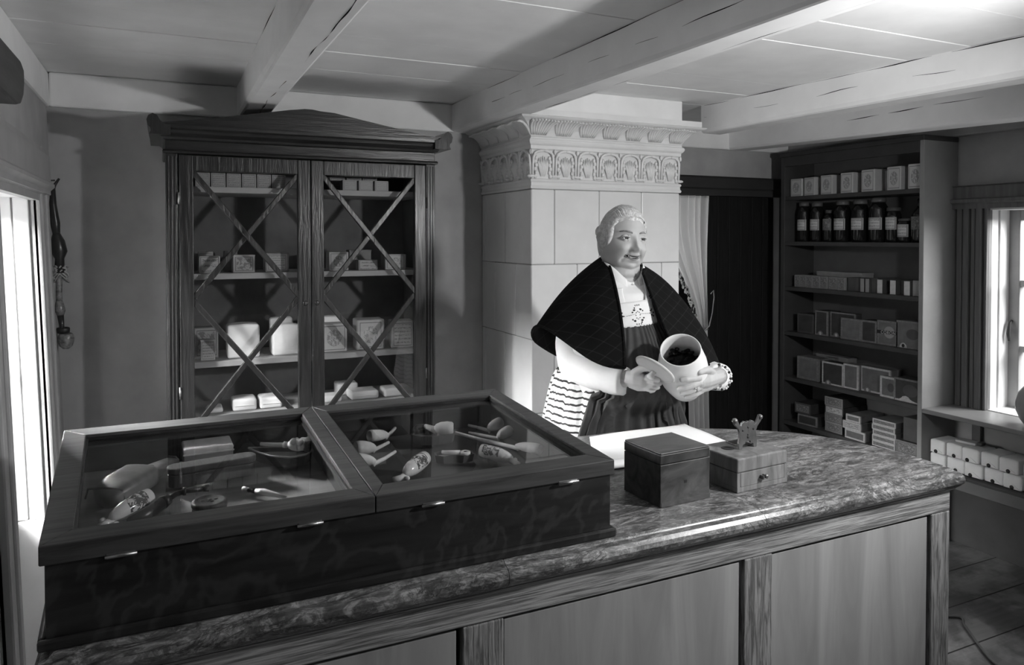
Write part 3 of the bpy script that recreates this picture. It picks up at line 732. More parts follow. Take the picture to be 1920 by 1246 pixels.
def clay_pipe(label, stem, bowl, s=1.0, group=None, mat='clay', r0=.0042, worn=False, name='clay_pipe'):
    """stem: world xy from mouth end to heel; bowl: world xy of the rim"""
    hx, hy = stem[-1]; r = inside(name, label, 'pipe', hx, hy, 0, group)
    pts = [Vector((p[0] - hx, p[1] - hy, .006 + (.0 if i else .001))) for i, p in enumerate(stem)]
    rad = [r0 * (.86 + .28 * i / max(1, len(pts) - 1)) for i in range(len(pts))]
    d = Vector((bowl[0] - hx, bowl[1] - hy, .006)); L = d.length
    pts.append(d.normalized() * .004 + Vector((0, 0, .007)))
    rad.append(r0 * 1.25)
    MB().tube(pts, rad, 9).build('stem', mat, r)
    k = L / .040
    mb = MB().lathe([(a * min(k, 1.05) * s, b_ * k) for a, b_ in BOWL], 16, X=align((0, 0, .012), d))
    mb.ball((0, 0, .004), (.004, .004, .005), seg=8)
    mb.build('bowl', mat, r); return r
clay_pipe('short white clay pipe, topmost of the three at the left of right lid', [(.530, 1.826), (.510, 1.795), (.490, 1.766)], (.444, 1.752), 1.1)
clay_pipe('white clay pipe with patterned bowl, middle of the three at left', [(.483, 1.720), (.460, 1.702), (.437, 1.682)], (.393, 1.676), 1.25, mat='clay_worn')
clay_pipe('white clay pipe partly hidden by the middle frame, lowest of three', [(.479, 1.650), (.446, 1.618), (.414, 1.592)], (.374, 1.606), 1.05)
clay_pipe('short clay pipe with ribbed bowl nearest the back right corner', [(.712, 1.779), (.730, 1.752), (.745, 1.720)], (.785, 1.741), 1.1, mat='clay_worn')
clay_pipe('clay pipe with ribbed bowl lying just below the corner one', [(.690, 1.722), (.716, 1.690), (.741, 1.652)], (.778, 1.668), 1.1, mat='clay_worn', r0=.0036)
clay_pipe('long slender clay churchwarden pipe lying diagonally across the dark cloth', [(.612, 1.806), (.656, 1.742), (.697, 1.662), (.753, 1.568)], (.783, 1.510), .95, mat='clay', r0=.0044)
# decorated porcelain pipe bowls
m, nt, b = _mat('porcelain_painted')
vec = _coords(nt, (1, 1, 1)); sp = nt.nodes.new('ShaderNodeSeparateXYZ'); nt.links.new(vec, sp.inputs[0])
f = _noise(nt, vec, 120, 3, .6, 1.0)
mask = _math(nt, 'MULTIPLY', _math(nt, 'MULTIPLY', _math(nt, 'GREATER_THAN', sp.outputs[2], .020), _math(nt, 'LESS_THAN', _math(nt, 'ABSOLUTE', _math(nt, 'SUBTRACT', sp.outputs[0], .048)), .020)), _math(nt, 'GREATER_THAN', f, .47))
nt.links.new(_mix(nt, mask, .85, .10), b.inputs['Base Color']); b.inputs['Roughness'].default_value = .15
PB = [(.004, -.002), (.009, .004), (.013, .014), (.0165, .030), (.0175, .050), (.0168, .070), (.0150, .083), (.0125, .085), (.0118, .078), (.0, .060)]
def porcelain(label, x, y, ang, s=1.0, mat='porcelain_painted'):
    r = inside('porcelain_pipe_bowl', label, 'pipe bowl', x, y, ang)
    mb = MB().lathe([(a * s, b_ * s) for a, b_ in PB], 24, X=T(0, 0, .0178 * s) @ RY(PI / 2 - .10))
    mb.tube([(.008 * s, 0, .014), (-.008 * s, .004, .011), (-.022 * s, .013 * s, .009)], [.007, .0062, .0068], 12)
    mb.ball((-.004, -.009, .011), (.0055, .0055, .005), seg=10)
    mb.build('bowl', mat, r); return r
porcelain('white porcelain pipe bowl with dark painted motif near the front middle', .449, 1.478, .72)
porcelain('white porcelain pipe bowl with painted motif lying at the front right', .697, 1.482, 2.30, .92)
# pipe with porcelain bowl and dark curved stem
r = inside('tobacco_pipe', 'tobacco pipe with white porcelain bowl and dark bent stem, front left', 'pipe', -.088, 1.462, .76)
mb = MB().lathe(PB, 24, X=T(0, 0, .018) @ RY(PI / 2 - .12)); mb.tube([(.008, 0, .014), (-.006, .004, .010), (-.018, .003, .009)], [.008, .007, .0072], 12); mb.ball((-.006, .012, .014), .006, seg=8); mb.ball((-.001, -.013, .009), (.008, .006, .006), seg=8)
mb.build('bowl', 'porcelain_painted', r)
mb = MB(); P = [(.012, -.034, .012), (.05, -.033, .014), (.084, -.030, .019), (.112, -.034, .026), (.126, -.044, .029), (.150, -.066, .029)]
mb.tube(P[:3], [.0105, .011, .012], 12); mb.tube([P[2], (.098, -.031, .022)], [.0125, .010], 12); mb.build('stem', 'pipe_wood', r)
mb = MB().tube([(.094, -.030, .021), P[3], P[4], P[5]], [.0055, .005, .0048, .0056], 10); mb.tube([(.122, -.041, .029), (.126, -.045, .029)], .0078, 12); mb.tube([(.148, -.064, .029), (.156, -.071, .029)], [.0062, .0075], 12)
mb.build('mouthpiece', 'horn', r)
# leather pouch with a long neck
plain('pouch_leather', .15, .38, .5, .55, 22, .3, bscale=45)
r = inside('tobacco_pouch', 'worn leather tobacco pouch with long neck at the left of case', 'tobacco pouch', -.108, 1.572, .95)
secs = [(0, .026, .011), (.006, .034, .016), (.05, .040, .020), (.105, .040, .022), (.118, .034, .020), (.126, .022, .014), (.15, .018, .012), (.195, .015, .010), (.212, .014, .009), (.216, .010, .006)]
def sq(v): return math.copysign(abs(v) ** .55, v)
rings = []
for x, a, c_ in secs: rings.append([Vector((x + (.012 * sq(math.cos(t)) if x < .01 else 0), a * sq(math.cos(t)), max(0, c_ + (.006 if x > .12 else 0) * min(1, (x - .12) / .03) + c_ * sq(math.sin(t))))) for t in [2 * PI * k / 36 for k in range(36)]])
mb = MB().rings(rings); mb.build('body', 'pouch_leather', r)
MB().tube([(.014, -.036, .012), (.012, -.032, .030), (.006, 0, .034), (.002, .032, .030), (.0, .036, .012)], [.002, .0022, .0024, .0022, .002], 8).build('seam', 'case_leather', r)
MB().tube([(.126, -.022, .022), (.128, -.012, .034), (.128, .012, .034), (.126, .022, .022)], .0026, 8).tube([(.207, -.014, .018), (.208, -.008, .026), (.208, .008, .026), (.207, .014, .018)], .0026, 8).build('strap', 'case_leather', r)
# pale topped box and oblong case
plain('box_lid', .62, .3, .5, .2, 50)
r = inside('snuff_box', 'rectangular box with shiny pale lid behind the oblong case', 'box', .084, 1.768, .04)
MB().box((-.050, -.035, 0), (.050, .035, .028), .002).build('body', 'case_lining', r)
MB().box((-.051, -.036, .0285), (.051, .036, .041), .004).box((-.052, -.037, .027), (.052, -.035, .031), .001).build('lid', 'box_lid', r)
r = inside('oblong_case', 'long round-ended dark case in the middle of the left lid', 'case', .088, 1.645, .14)
pill = [(-.066 + .020 * math.cos(t), .020 * math.sin(t)) for t in [PI / 2 + PI * k / 10 for k in range(11)]] + [(.066 + .020 * math.cos(t), .020 * math.sin(t)) for t in [-PI / 2 + PI * k / 10 for k in range(11)]]
wood('case_tooled', .05, .11, .4, .4, (60, 5, 5), 3, .3, .3)
MB().prism(pill, 'z', 0, .026, bev=.002).build('body', 'case_tooled', r)
MB().prism([(a * 1.015, b_ * 1.03) for a, b_ in pill], 'z', .0265, .040, bev=.003).build('lid', 'case_tooled', r)
# carved meerschaum in its fitted case
def open_case(r, outline, h, m_='case_leather', inner='velvet'):
    n = len(outline)
    ri = [Vector((a * .86, b_ * .80, 0)) for a, b_ in outline]
    o0 = [Vector((a * .93, b_ * .92, 0)) for a, b_ in outline]; o1 = [Vector((a, b_, h)) for a, b_ in outline]
    i1 = [Vector((a * .90, b_ * .86, h)) for a, b_ in outline]; i0 = [p + Vector((0, 0, h * .45)) for p in ri]
    MB().rings([o0, o1, i1, i0], smooth=False).build('shell', m_, r)
    MB().rings([[p + Vector((0, 0, h * .45 + .0005)) for p in ri], [p + Vector((0, 0, h * .62)) for p in ri]], smooth=False).build('lining', inner, r)
r = inside('carved_pipe_case', 'open fitted case with pointed end and pale rim, left compartment', 'pipe case', .236, 1.700, -.62)
open_case(r, [(-.085, .004), (-.03, .024), (.02, .036), (.052, .034), (.062, .018), (.058, -.010), (.035, -.034), (-.01, -.034), (-.05, -.018)], .022)
MB().tube([(-.085, .004, .0225), (-.03, .024, .0225), (.02, .036, .0225), (.052, .034, .0225), (.062, .018, .0225), (.058, -.010, .0225), (.035, -.034, .0225), (-.01, -.034, .0225), (-.05, -.018, .0225), (-.085, .004, .0225)], .0022, 6).build('rim', 'paper_edge', r)
r = inside('carved_pipe', 'pale pipe with heavily carved bowl lying in its open case', 'pipe', .236, 1.700, -.62, dz=.022)
mb = MB().tube([(-.060, .012, .010), (-.02, .013, .011), (.004, .014, .012)], [.004, .0048, .006], 10); mb.tube([(-.004, .014, .012), (.002, .014, .012)], .0075, 10); mb.build('stem', 'clay_worn', r)
mb = MB(); random.seed(3)
mb.ball((.030, .012, .014), (.026, .014, .013), seg=14)
for k in range(26): mb.ball((.012 + random.random() * .042, .012 + (random.random() - .5) * .026, .014 + random.random() * .012), .0045 + random.random() * .003, seg=7)
mb.build('bowl', 'clay_worn', r)
MB().lathe([(.0, 0), (.012, 0), (.012, .010), (.009, .011), (.008, .004), (0, .004)], 14, X=T(.050, .010, .014) @ RY(PI / 2)).build('cover', 'horn', r)
# cigar holder, round box
r = inside('cigar_holder', 'slim carved cigar holder with pale tip at the front of the case', 'cigar holder', .180, 1.508, -.81)
MB().tube([(-.060, 0, .006), (-.048, 0, .006)], [.0046, .0036], 10).build('mouthpiece', 'clay', r)
MB().tube([(-.048, 0, .006), (-.044, 0, .006), (-.040, 0, .006), (-.034, 0, .006), (-.028, 0, .006)], [.004, .0055, .004, .0055, .0045], 10).build('ring', 'horn', r)
MB().tube([(-.028, 0, .006), (-.010, 0, .007), (.02, 0, .006), (.045, 0, .005)], [.005, .0065, .0045, .003], 10).build('stem', 'clay_worn', r)
r = inside('round_snuff_box', 'small round dark box with embossed lid at the front edge', 'snuff box', .072, 1.455, .2)
MB().lathe([(0, 0), (.029, 0), (.030, .002), (.030, .020), (0, .020)], 28).build('body', 'case_tooled', r)
mb = MB().lathe([(0, .0202), (.031, .0202), (.031, .027), (.028, .029), (.024, .029), (.022, .0275), (0, .0275)], 28)
for k in range(7): mb.ball((.012 * math.cos(k * 1.3) * (k % 3) / 2, .012 * math.sin(k * 1.3) * (k % 3) / 2, .028), (.004, .003, .0015), seg=6)
mb.build('lid', 'case_tooled', r)
# meerschaum pipes in open cases on the dark cloth
r = inside('open_pipe_case', 'open dark case shaped to a curved pipe, on the dark cloth', 'pipe case', .592, 1.710, -.35)
open_case(r, [(-.052, .012), (-.030, .030), (-.012, .016), (.012, .022), (.040, .026), (.054, .008), (.048, -.016), (.015, -.030), (-.030, -.034), (-.054, -.014)], .022)
r = inside('meerschaum_pipe', 'smooth white meerschaum pipe lying in the curved dark case', 'pipe', .592, 1.710, -.35, dz=.0165)
mb = MB().lathe([(.004, -.004), (.010, .0), (.015, .012), (.0165, .028), (.015, .040), (.011, .043), (.0, .040)], 20, X=T(.006, -.002, .017) @ RY(PI / 2)); mb.build('bowl', 'meerschaum', r)
MB().tube([(.010, -.002, .012), (-.006, .008, .014), (-.020, .022, .015)], [.010, .0075, .006], 10).build('stem', 'meerschaum', r)
MB().tube([(-.022, .024, .015), (-.040, .020, .014), (-.046, .002, .012), (-.036, -.016, .012)], [.006, .007, .007, .005], 10).build('mouthpiece', 'horn', r)
r = inside('open_cheroot_case', 'small open winged case with pale lining at the centre front', 'pipe case', .588, 1.560, -.30)
open_case(r, [(-.044, .010), (-.024, .020), (0, .008), (.022, .020), (.044, .016), (.046, -.006), (.022, -.018), (0, -.010), (-.024, -.020), (-.042, -.010)], .017, inner='clay_worn')
r = inside('cheroot_holder', 'tiny cheroot holder with white ring in the winged case', 'cheroot holder', .588, 1.560, -.30, dz=.011)
MB().lathe([(.005, 0), (.0125, 0), (.0125, .006), (.006, .007), (.005, .004)], 20, X=T(.026, -.003, .006)).build('ring', 'porcelain', r)
MB().ball((.026, -.003, .009), (.006, .006, .004), seg=10).build('bore', 'ink', r)
MB().tube([(.014, -.001, .008), (-.004, .004, .008), (-.026, .010, .008)], [.007, .0055, .004], 10).build('stem', 'clay', r)

# ------------------------------------------------------------------ on the shelf unit (faces look towards -x)
RB = -PI / 2
g = 'square packages on the top shelf of the shelf unit'
s1 = [(3.154, .090, .108), (3.059, .083, .110), (2.940, .080, .114), (2.807, .082, .118), (2.676, .088, .124), (2.526, .081, .127), (2.411, .080, .131)]
for k, (y, w_, h) in enumerate(s1):
    pack('%s square printed package from the doorway end of the top shelf' % ORD[k], 'package', 3.285, y, BZ[0], w_ * .95, .10, h * .93, rz=RB - .05 * math.sin(k * 2), lab='lab_shield' if k < 3 else 'lab_crest', group=g, name='printed_package', lw=.9, lh=.93, bev=.004)
pack('thin dark carton wedged between packages on the top shelf', 'carton', 3.33, 2.602, BZ[0], .02, .09, .105, rz=RB, lab=None, body='carton_grey')
m = glassmat('jar_tmp')
plain('jar_glass', .008, .12, .5); plain('jar_cap', .10, .4, .4, .1)
g = 'dark jars on the second shelf of the shelf unit'
jars = [(3.138, .038, .225, .60), (3.046, .037, .220, .60), (2.962, .034, .175, .5), (2.874, .043, .222, .62), (2.759, .045, .222, .62), (2.650, .046, .228, .62), (2.563, .037, .175, .7), (2.497, .036, .118, .7), (2.412, .044, .215, .34)]
for k, (y, rr, h, nk) in enumerate(jars):
    r = thing('apothecary_jar', '%s dark labelled jar from the doorway end of the second shelf' % ORD[k], 'jar', (3.335, y, BZ[1] + .0006), RB, g)
    if k == 8: pr_ = [(0, 0), (rr * .95, 0), (rr, .006), (rr, h * .60), (rr * .86, h * .70), (rr * .42, h * .80), (rr * .36, h * .93), (rr * .42, h * .94), (rr * .42, h * .975), (0, h * .975)]
    else: pr_ = [(0, 0), (rr * .95, 0), (rr, .006), (rr, h * .74), (rr * .93, h * .80), (rr * nk * 1.18, h * .87), (rr * nk * 1.12, h * .90), (0, h * .90)]
    MB().lathe(pr_, 24).build('jar_body', 'jar_glass', r)
    if k == 8: MB().lathe([(0, h * .976), (rr * .3, h * .976), (rr * .34, h), (0, h)], 16).build('stopper', 'jar_glass', r)
    else: MB().lathe([(0, h * .901), (rr * nk * 1.25, h * .901), (rr * nk * 1.28, h * .93), (rr * nk * 1.25, h * .995), (rr * nk * 1.15, h), (0, h)], 20).build('cap', 'jar_cap' if k in (0, 1, 3, 4, 5) else 'carton_dark', r)
    z0 = .064 if k != 7 else .027
    MB().sheet(lambda u, v: Vector((-(rr + .0006) * math.cos(PI * (.18 + .64 * u)), -(rr + .0006) * math.sin(PI * (.18 + .64 * u)), z0 + .062 * v)), 12, 1, .0004).build('label', 'lab_jar' if k not in (2, 8) else 'lab_busy', r)
g = 'small patterned packets in a row on the third shelf'
for k, (ya, yb) in enumerate(((3.16, 3.121), (3.12, 3.079), (3.075, 3.034), (3.031, 2.981), (2.978, 2.927), (2.920, 2.865), (2.861, 2.816))):
    pack('%s small patterned packet from the doorway end of the third shelf' % ORD[k], 'packet', 3.285, (ya + yb) / 2, BZ[2], ya - yb, .07, .068, rz=RB, lab='lab_busy', body='carton_grey', group=g, name='printed_packet', lw=.97)
pack('long flat carton lying behind the patterned packets, third shelf', 'carton', 3.362, 2.92, BZ[2], .30, .09, .092, rz=RB, lab=None, body='carton_grey', lid=.012)
for k, (ya, yb, bright) in enumerate(((2.704, 2.682, 0), (2.674, 2.652, 0), (2.604, 2.574, 1), (2.531, 2.499, 1), (2.454, 2.422, 1))):
    dk = ('dull-ended', 'white-ended')[bright]
    r = pack('%s narrow dark carton, %s of five from the patterned packets' % (dk, ORD[k]), 'carton', 3.272, (ya + yb) / 2, BZ[2], ya - yb, .13, .072, rz=RB, lab=('lab_tmp' and ('paper_edge' if bright else 'carton_grey')), body='carton_dark', group='narrow dark cartons on the third shelf', name='narrow_carton', lw=.96, lh=.95)
for nm, y, w_, d, h, x in (('wide dark carton between patterned packets and narrow cartons', 2.755, .085, .065, .072, 3.29), ('dark carton between the second and third narrow cartons', 2.628, .044, .14, .076, 3.285), ('dark carton set back between the third and fourth narrow cartons', 2.552, .03, .12, .068, 3.33), ('dark carton between the last two white-ended cartons', 2.477, .03, .14, .070, 3.30), ('grey-fronted dark carton at the right end of the third shelf', 2.393, .05, .14, .076, 3.285)):
    pack(nm, 'carton', x, y, BZ[2], w_, d, h, rz=RB, lab=None, body='carton_dark' if 'grey' not in nm else 'carton_grey')
# cigar boxes: body, paper edging and a printed panel
plain('edging_dim', .17, .6, .2, .25, 80); plain('edging_bright', .42, .6, .2, .2, 80); plain('cedar_dark', .045, .5, .3, .25, 20)
def cigar_box(label, y, w_, h, d, z, x=3.285, edge='edging_dim', face='cedar', lab=None, seal=None, band=None, rz=RB, group='cigar boxes standing on the shelf unit', ew=.009, name='cigar_box', text=None, oval=None, side_edge=True):
    r = thing(name, label, 'cigar box', (x, y, z + .0006), rz, group)
    MB().box((-w_ / 2, 0, 0), (w_ / 2, d, h), .0012).build('body', face, r)
    e = ew; mb = MB(); F = -.0008
    for a, b_ in (((-w_ / 2 - .0006, F, 0), (-w_ / 2 + e, .0003, h)), ((w_ / 2 - e, F, 0), (w_ / 2 + .0006, .0003, h)), ((-w_ / 2 + e, F, h - e), (w_ / 2 - e, .0003, h + .0006)), ((-w_ / 2 + e, F, 0), (w_ / 2 - e, .0003, e))): mb.box(a, b_)
    if side_edge:
        mb.box((-w_ / 2 - .0006, .0003, h - .003), (w_ / 2 + .0006, e, h + .0006)); mb.box((w_ / 2 - .0003, .0003, 0), (w_ / 2 + .0006, e, h))
    mb.build('edging', edge, r)
    if lab: MB().box((-w_ / 2 + e + .002, -.0006, e + .002), (w_ / 2 - e - .002, .0002, h - e - .002)).build('label', lab, r)
    if seal:
        a = [(seal[0] + .020 * math.cos(t), .001 + .024 * math.sin(t)) for t in [PI * k / 12 for k in range(13)]]
        MB().prism(a, 'y', -.0016, -.0007).build('seal', seal[1], r)
        a = [(seal[0] + .008 * math.cos(t), .0105 + .009 * math.sin(t)) for t in [2 * PI * k / 12 for k in range(12)]]
        MB().prism(a, 'y', -.0022, -.0015).build('seal_centre', 'carton_pale' if seal[1] != 'edging_bright' else 'ink', r)
    if oval:
        a = [(oval[0] + oval[2] * math.cos(t), oval[1] + oval[3] * math.sin(t)) for t in [2 * PI * k / 28 for k in range(28)]]
        MB().prism(a, 'y', -.0013, -.0005).build('medallion', oval[4], r)
    return r
z = BZ[3]
cigar_box('very dark cigar box at the doorway end of the fourth shelf', 3.078, .115, .108, .10, z, edge='carton_dark', face='cedar_dark')
cigar_box('tall edged cigar box with round seal, second on the fourth shelf', 2.966, .084, .135, .10, z, face='cedar_dark', seal=(-.005, 'edging_dim'), ew=.007)
cigar_box('wide edged cigar box with round seal, third on the fourth shelf', 2.842, .16, .135, .05, z, x=3.305, face='cedar_dark', seal=(-.04, 'edging_dim'), ew=.007)
cigar_box('plain cigar box with pale border, fourth on the fourth shelf', 2.770, .126, .112, .018, z, x=3.283, face='cedar')
cigar_box('narrow cigar box with pale border beside the lettered one', 2.662, .093, .113, .09, z, face='cedar_dark')
r = cigar_box('cigar box with dark band and lettering, second from the right end', 2.554, .114, .122, .10, z, face='cedar', oval=(.012, .066, .030, .030, 'carton_grey'))
MB().box((-.0575, -.0018, .056), (.0575, -.0008, .073)).build('band', 'ink', r)
tx = bpy.data.curves.new('lettering', 'FONT'); tx.body = 'CORON'; tx.size = .021; tx.extrude = .0004; tx.align_x = 'LEFT'; tx.space_character = 1.15
o = bpy.data.objects.new('tmp', tx); COL.objects.link(o); bpy.context.view_layer.update(); me = bpy.data.meshes.new_from_object(o.evaluated_get(bpy.context.evaluated_depsgraph_get())); bpy.data.objects.remove(o); o = bpy.data.objects.new('lettering', me); COL.objects.link(o); o.parent = r; o.location = (-.036, -.0021, .057); o.rotation_euler = (PI / 2, 0, 0); me.materials.clear(); me.materials.append(M['carton_pale'])
cigar_box('large cigar box with an oval head and white seal, right end', 2.436, .132, .132, .10, z, face='cedar', ew=.007, seal=(-.028, 'edging_bright'), oval=(.022, .070, .034, .026, 'carton_dark'))
z = BZ[4]
B = 'edging_bright'
cigar_box('cigar box with a double pale border, doorway end of fifth shelf', 3.060, .150, .125, .09, z, edge='edging_dim', face='cedar', oval=None, ew=.012)
cigar_box('cigar box set behind the dark-faced one, second on the fifth shelf', 2.975, .06, .132, .034, z, x=3.363, edge='edging_dim', face='cedar')
cigar_box('dark-faced cigar box with bright edging and low seal, fifth shelf', 2.888, .140, .122, .07, z, edge=B, face='cedar_dark', seal=(-.028, 'edging_dim'), ew=.008)
cigar_box('grey cigar box with bright left edge, fourth on the fifth shelf', 2.774, .092, .130, .06, z, x=3.29, edge=B, face='cedar', ew=.008)
cigar_box('wide cigar box with bright edging in the middle, fifth shelf', 2.645, .175, .130, .05, z, x=3.315, edge=B, face='cedar', ew=.009, seal=(-.045, 'edging_dim'))
cigar_box('small bright-bordered cigar box with round emblem, fifth shelf', 2.545, .088, .104, .028, z, x=3.282, edge=B, face='cedar', ew=.010, oval=(.016, .052, .018, .022, 'carton_dark'))
r = cigar_box('dark cigar box with oval emblem and scalloped foot, right end fifth shelf', 2.436, .136, .112, .10, z, x=3.275, edge='edging_dim', face='cedar_dark', ew=.008, oval=(.02, .058, .040, .030, 'carton_dark'))
sc = [(-.062, .002), (-.062, .009), (-.04, .010), (-.03, .016), (-.02, .026), (-.005, .030), (.010, .026), (.020, .016), (.032, .011), (.060, .004), (.060, .002)]
MB().prism(sc, 'y', -.0017, -.0008).build('seal', B, r)
for k, (y, x) in enumerate(((3.00, 3.405), (2.72, 3.405))):
    pack(('long flat carton lying at the back of the fifth shelf, doorway side', 'long flat carton lying at the back of the fifth shelf, window side')[k], 'carton', x, y, z, .22, .07, .135 - .02 * k, rz=RB, lab=None, body='carton_grey', lid=.01)
z = BZ[5]
# bottom visible shelf: stacks
def flat_box(label, y, z, w_, h, d, x, rz=RB, edge='edging_dim', face='cedar_dark', lab=None, ew=.007): return cigar_box(label, y, w_, h, d, z, x, edge, face, lab, rz=rz, group='cigar boxes stacked on the lowest visible shelf', ew=ew)
flat_box('pale-edged cigar box under a dim one, doorway end lowest shelf', 3.045, z, .125, .056, .15, 3.27, rz=RB + .10, edge='edging_dim', ew=.008)
flat_box('dim carton on top of the pale-edged box, doorway end lowest shelf', 3.085, z + .058, .105, .058, .16, 3.275, rz=RB + .06, edge='carton_dark', lab='lab_busy')
zz = z
for k, (h, e, dy, lb) in enumerate(((.050, 'carton_grey', 0, 'lab_busy'), (.044, 'edging_dim', .002, 'lab_busy'), (.044, 'edging_dim', -.002, 'lab_view'), (.046, 'carton_grey', .001, 'lab_busy'))):
    flat_box('%s box from the bottom of the stack of four dark printed boxes' % ORD[k], 2.878 + dy, zz, .112, h, .19, 3.285, rz=RB + .02 * (k - 1), edge=e, lab=lb, ew=.004); zz += h + .0012
zz = z
for k, (h, y, w_, x, lb, nm) in enumerate(((.048, 2.722, .125, 3.262, None, 'bottom bright-edged box of the stepped stack of three'), (.040, 2.742, .112, 3.262, 'lab_view', 'middle picture-fronted box of the stepped stack of three'), (.036, 2.736, .086, 3.265, None, 'top box of the stepped stack of three, lowest shelf'))):
    flat_box(nm, y, zz, w_, h, .19, x, rz=RB - .03 + .03 * k, edge=B, face='cedar', lab=lb, ew=.008); zz += h + .0012
zz = z
for k in range(5):
    flat_box('%s flat box from the bottom of the bright-spined stack of five' % ORD[k], 2.556 + .002 * (k % 2), zz, .130, .0265, .16, 3.268 + .002 * (k % 3), edge=B, face='cedar', lab='lab_busy', ew=.005); zz += .0278
flat_box('low box with scale pattern under the upright dark carton', 2.428, z, .118, .062, .14, 3.268, edge='edging_dim', lab='lab_busy')
pack('upright plain dark carton standing on the scale-patterned box', 'carton', 3.285, 2.415, z + .064, .09, .10, .115, rz=RB, lab=None, body='carton_dark')

# ------------------------------------------------------------------ sealed parcels under the window
g = 'white sealed parcels stacked under the right window'
tops = [(2.2955, .074), (2.2175, .077), (2.1365, .081), (2.0535, .081), (1.9685, .084), (1.868, .090), (1.772, .09)]
bots = [(2.293, .077), (2.209, .086), (2.1215, .085), (2.0355, .084), (1.9525, .080), (1.862, .09), (1.768, .09)]
for row, L_, z in (('lower', bots, .3875), ('upper', tops, .4525)):
    for k, (y, w_) in enumerate(L_):
        softpack('%s white sealed parcel from the shelf unit in the %s row' % (ORD[k], row), 'parcel', 3.305 + .003 * math.sin(k * 3 + len(row)), y, z, w_, .13, .0625, rz=RB, group=g, puff=.002, seal=-.004 + .008 * math.sin(k * 2.2), fold=1, wm='wrap_grey')
r = thing('flat_packet', 'flat pale packet lying on top of the sealed parcels', 'packet', (3.375, 2.185, .5195), RB + .15)
MB().box((-.055, -.025, 0), (.035, .03, .012), .003).build('wrapping', 'carton_pale', r); MB().box((.0355, -.02, .002), (.06, .02, .018), .006).build('seal', 'carton_dark', r)
# jug on the ledge
plain('stoneware', .30, .3, .45, .06, 20)
r = thing('stoneware_jug', 'round grey stoneware jug on the window ledge, cut by the frame', 'jug', (3.375, 1.885, .6645), 0)
MB().lathe([(0, 0), (.05, 0), (.054, .004), (.072, .03), (.088, .07), (.090, .10), (.080, .14), (.058, .17), (.042, .185), (.040, .205), (.046, .212), (.040, .213), (.035, .2), (.038, .18), (0, .16)], 32).build('body', 'stoneware', r)
MB().tube([(0, -.042, .20), (0, -.075, .198), (0, -.100, .17), (0, -.098, .13), (0, -.084, .11)], .009, 10).build('handle', 'stoneware', r)

# ------------------------------------------------------------------ boxes and paper on the counter
wood('box_wood', .02, .10, .3, .4, (7, 16, 12), 1.6, 1.0, .05, coat=.2)
r = thing('tea_caddy', 'square polished dark wooden box with hinged lid on the marble', 'box', (1.055, 1.398, .8806), .055)
hw, hd = .072, .066
mb = MB().box((-hw, -hd, 0), (hw, hd, .094), .0015); mb.box((-hw + .002, -hd - .0008, 0), (hw + .0008, -hd + .002, .010), .0005); mb.build('body', 'box_wood', r)
mb = MB().box((-hw, -hd, .0955), (hw, hd, .116), .0015); mb.box((-hw + .001, -hd + .001, .116), (hw - .001, hd - .001, .1205), .002); mb.build('lid', 'box_wood', r)
MB().box((-.004, -hd - .0006, .045), (.004, -hd + .001, .052), .0005).build('keyhole', 'ink', r)
wood('cutter_wood', .08, .24, .4, .4, (20, 20, 3), 2, .8, .15); plain('steel', .16, .35, .5, .2, 40, 0, .7)
r = thing('cigar_cutter_box', 'low wooden box with small drawer and ornate metal cigar cutter on top', 'cigar cutter', (1.285, 1.40, .8806), .07)
hw, hd, hh = .084, .066, .0795
mb = MB(); mb.box((-hw, -hd, 0), (hw, hd, .012), .001); mb.box((-hw, -hd, .046), (hw, hd, hh), .004, seg=3); mb.box((-hw, -hd, .012), (-hw + .010, hd, .046)).box((hw - .010, -hd, .012), (hw, hd, .046)).box((-hw, hd - .01, .012), (hw, hd, .046)); mb.build('body', 'cutter_wood', r)
dr = MB().box((-hw + .0108, -hd - .0004, .0126), (hw - .0108, hd - .02, .0454), .001).build('drawer', 'cutter_wood', r)
MB().lathe([(0, 0), (.003, 0), (.003, .006), (.0055, .009), (.005, .013), (0, .014)], 12, X=T(0, -hd, .030) @ RX(PI / 2)).box((-.0105, -hd - .012, .024), (-.007, -hd, .032)).build('knob', 'steel', dr)
MB().lathe([(0, 0), (.014, 0), (.016, .001), (.011, .0012), (.010, .0004), (0, .0004)], 18, X=T(-.036, .012, hh)).build('ash_hole', 'ink', r)
half = [(0, .018), (.008, .018), (.010, .012), (.018, .010), (.020, 0), (.030, 0), (.031, .014), (.028, .030), (.027, .040), (.033, .052), (.044, .062), (.049, .070), (.046, .078), (.039, .078), (.034, .070), (.028, .060), (.022, .056), (.020, .064), (.012, .068), (.006, .064), (0, .068)]
mb = MB()
for s in (-1, 1): mb.prism([(s * a + .008, hh + b_) for a, b_ in half], 'y', -.012, -.006, bev=.0006)
for s in (-1, 1): mb.lathe([(0, -.001), (.0055, -.001), (.0055, .008), (0, .009)], 12, X=T(.008 + s * .043, -.006, hh + .072) @ RX(PI / 2))
mb.build('bracket', 'steel', r)
mb = MB()
for q in ((-.010, .046, .003), (.026, .046, .003), (.008, .052, .0032), (.008, .034, .003), (.008, .028, .0042)): mb.lathe([(0, -.0004), (q[2], -.0004), (q[2], .0066), (0, .0066)], 10, X=T(q[0], -.0058, hh + q[1]) @ RX(PI / 2))
mb.build('piercing', 'ink', r)
mb = MB().tube([(.022, -.004, hh + .026), (.040, .010, hh + .024), (.052, .020, hh + .021)], [.004, .0045, .0035], 8); mb.build('pivot', 'steel', r)
MB().tube([(.050, .018, hh + .021), (.066, .030, hh + .017), (.088, .046, hh + .010)], [.006, .0065, .003], 8, flat=.6).build('blade', 'horn', r)
MB().box((-.004, .0, hh), (.038, .05, hh + .004), .001).build('tray', 'horn', r)
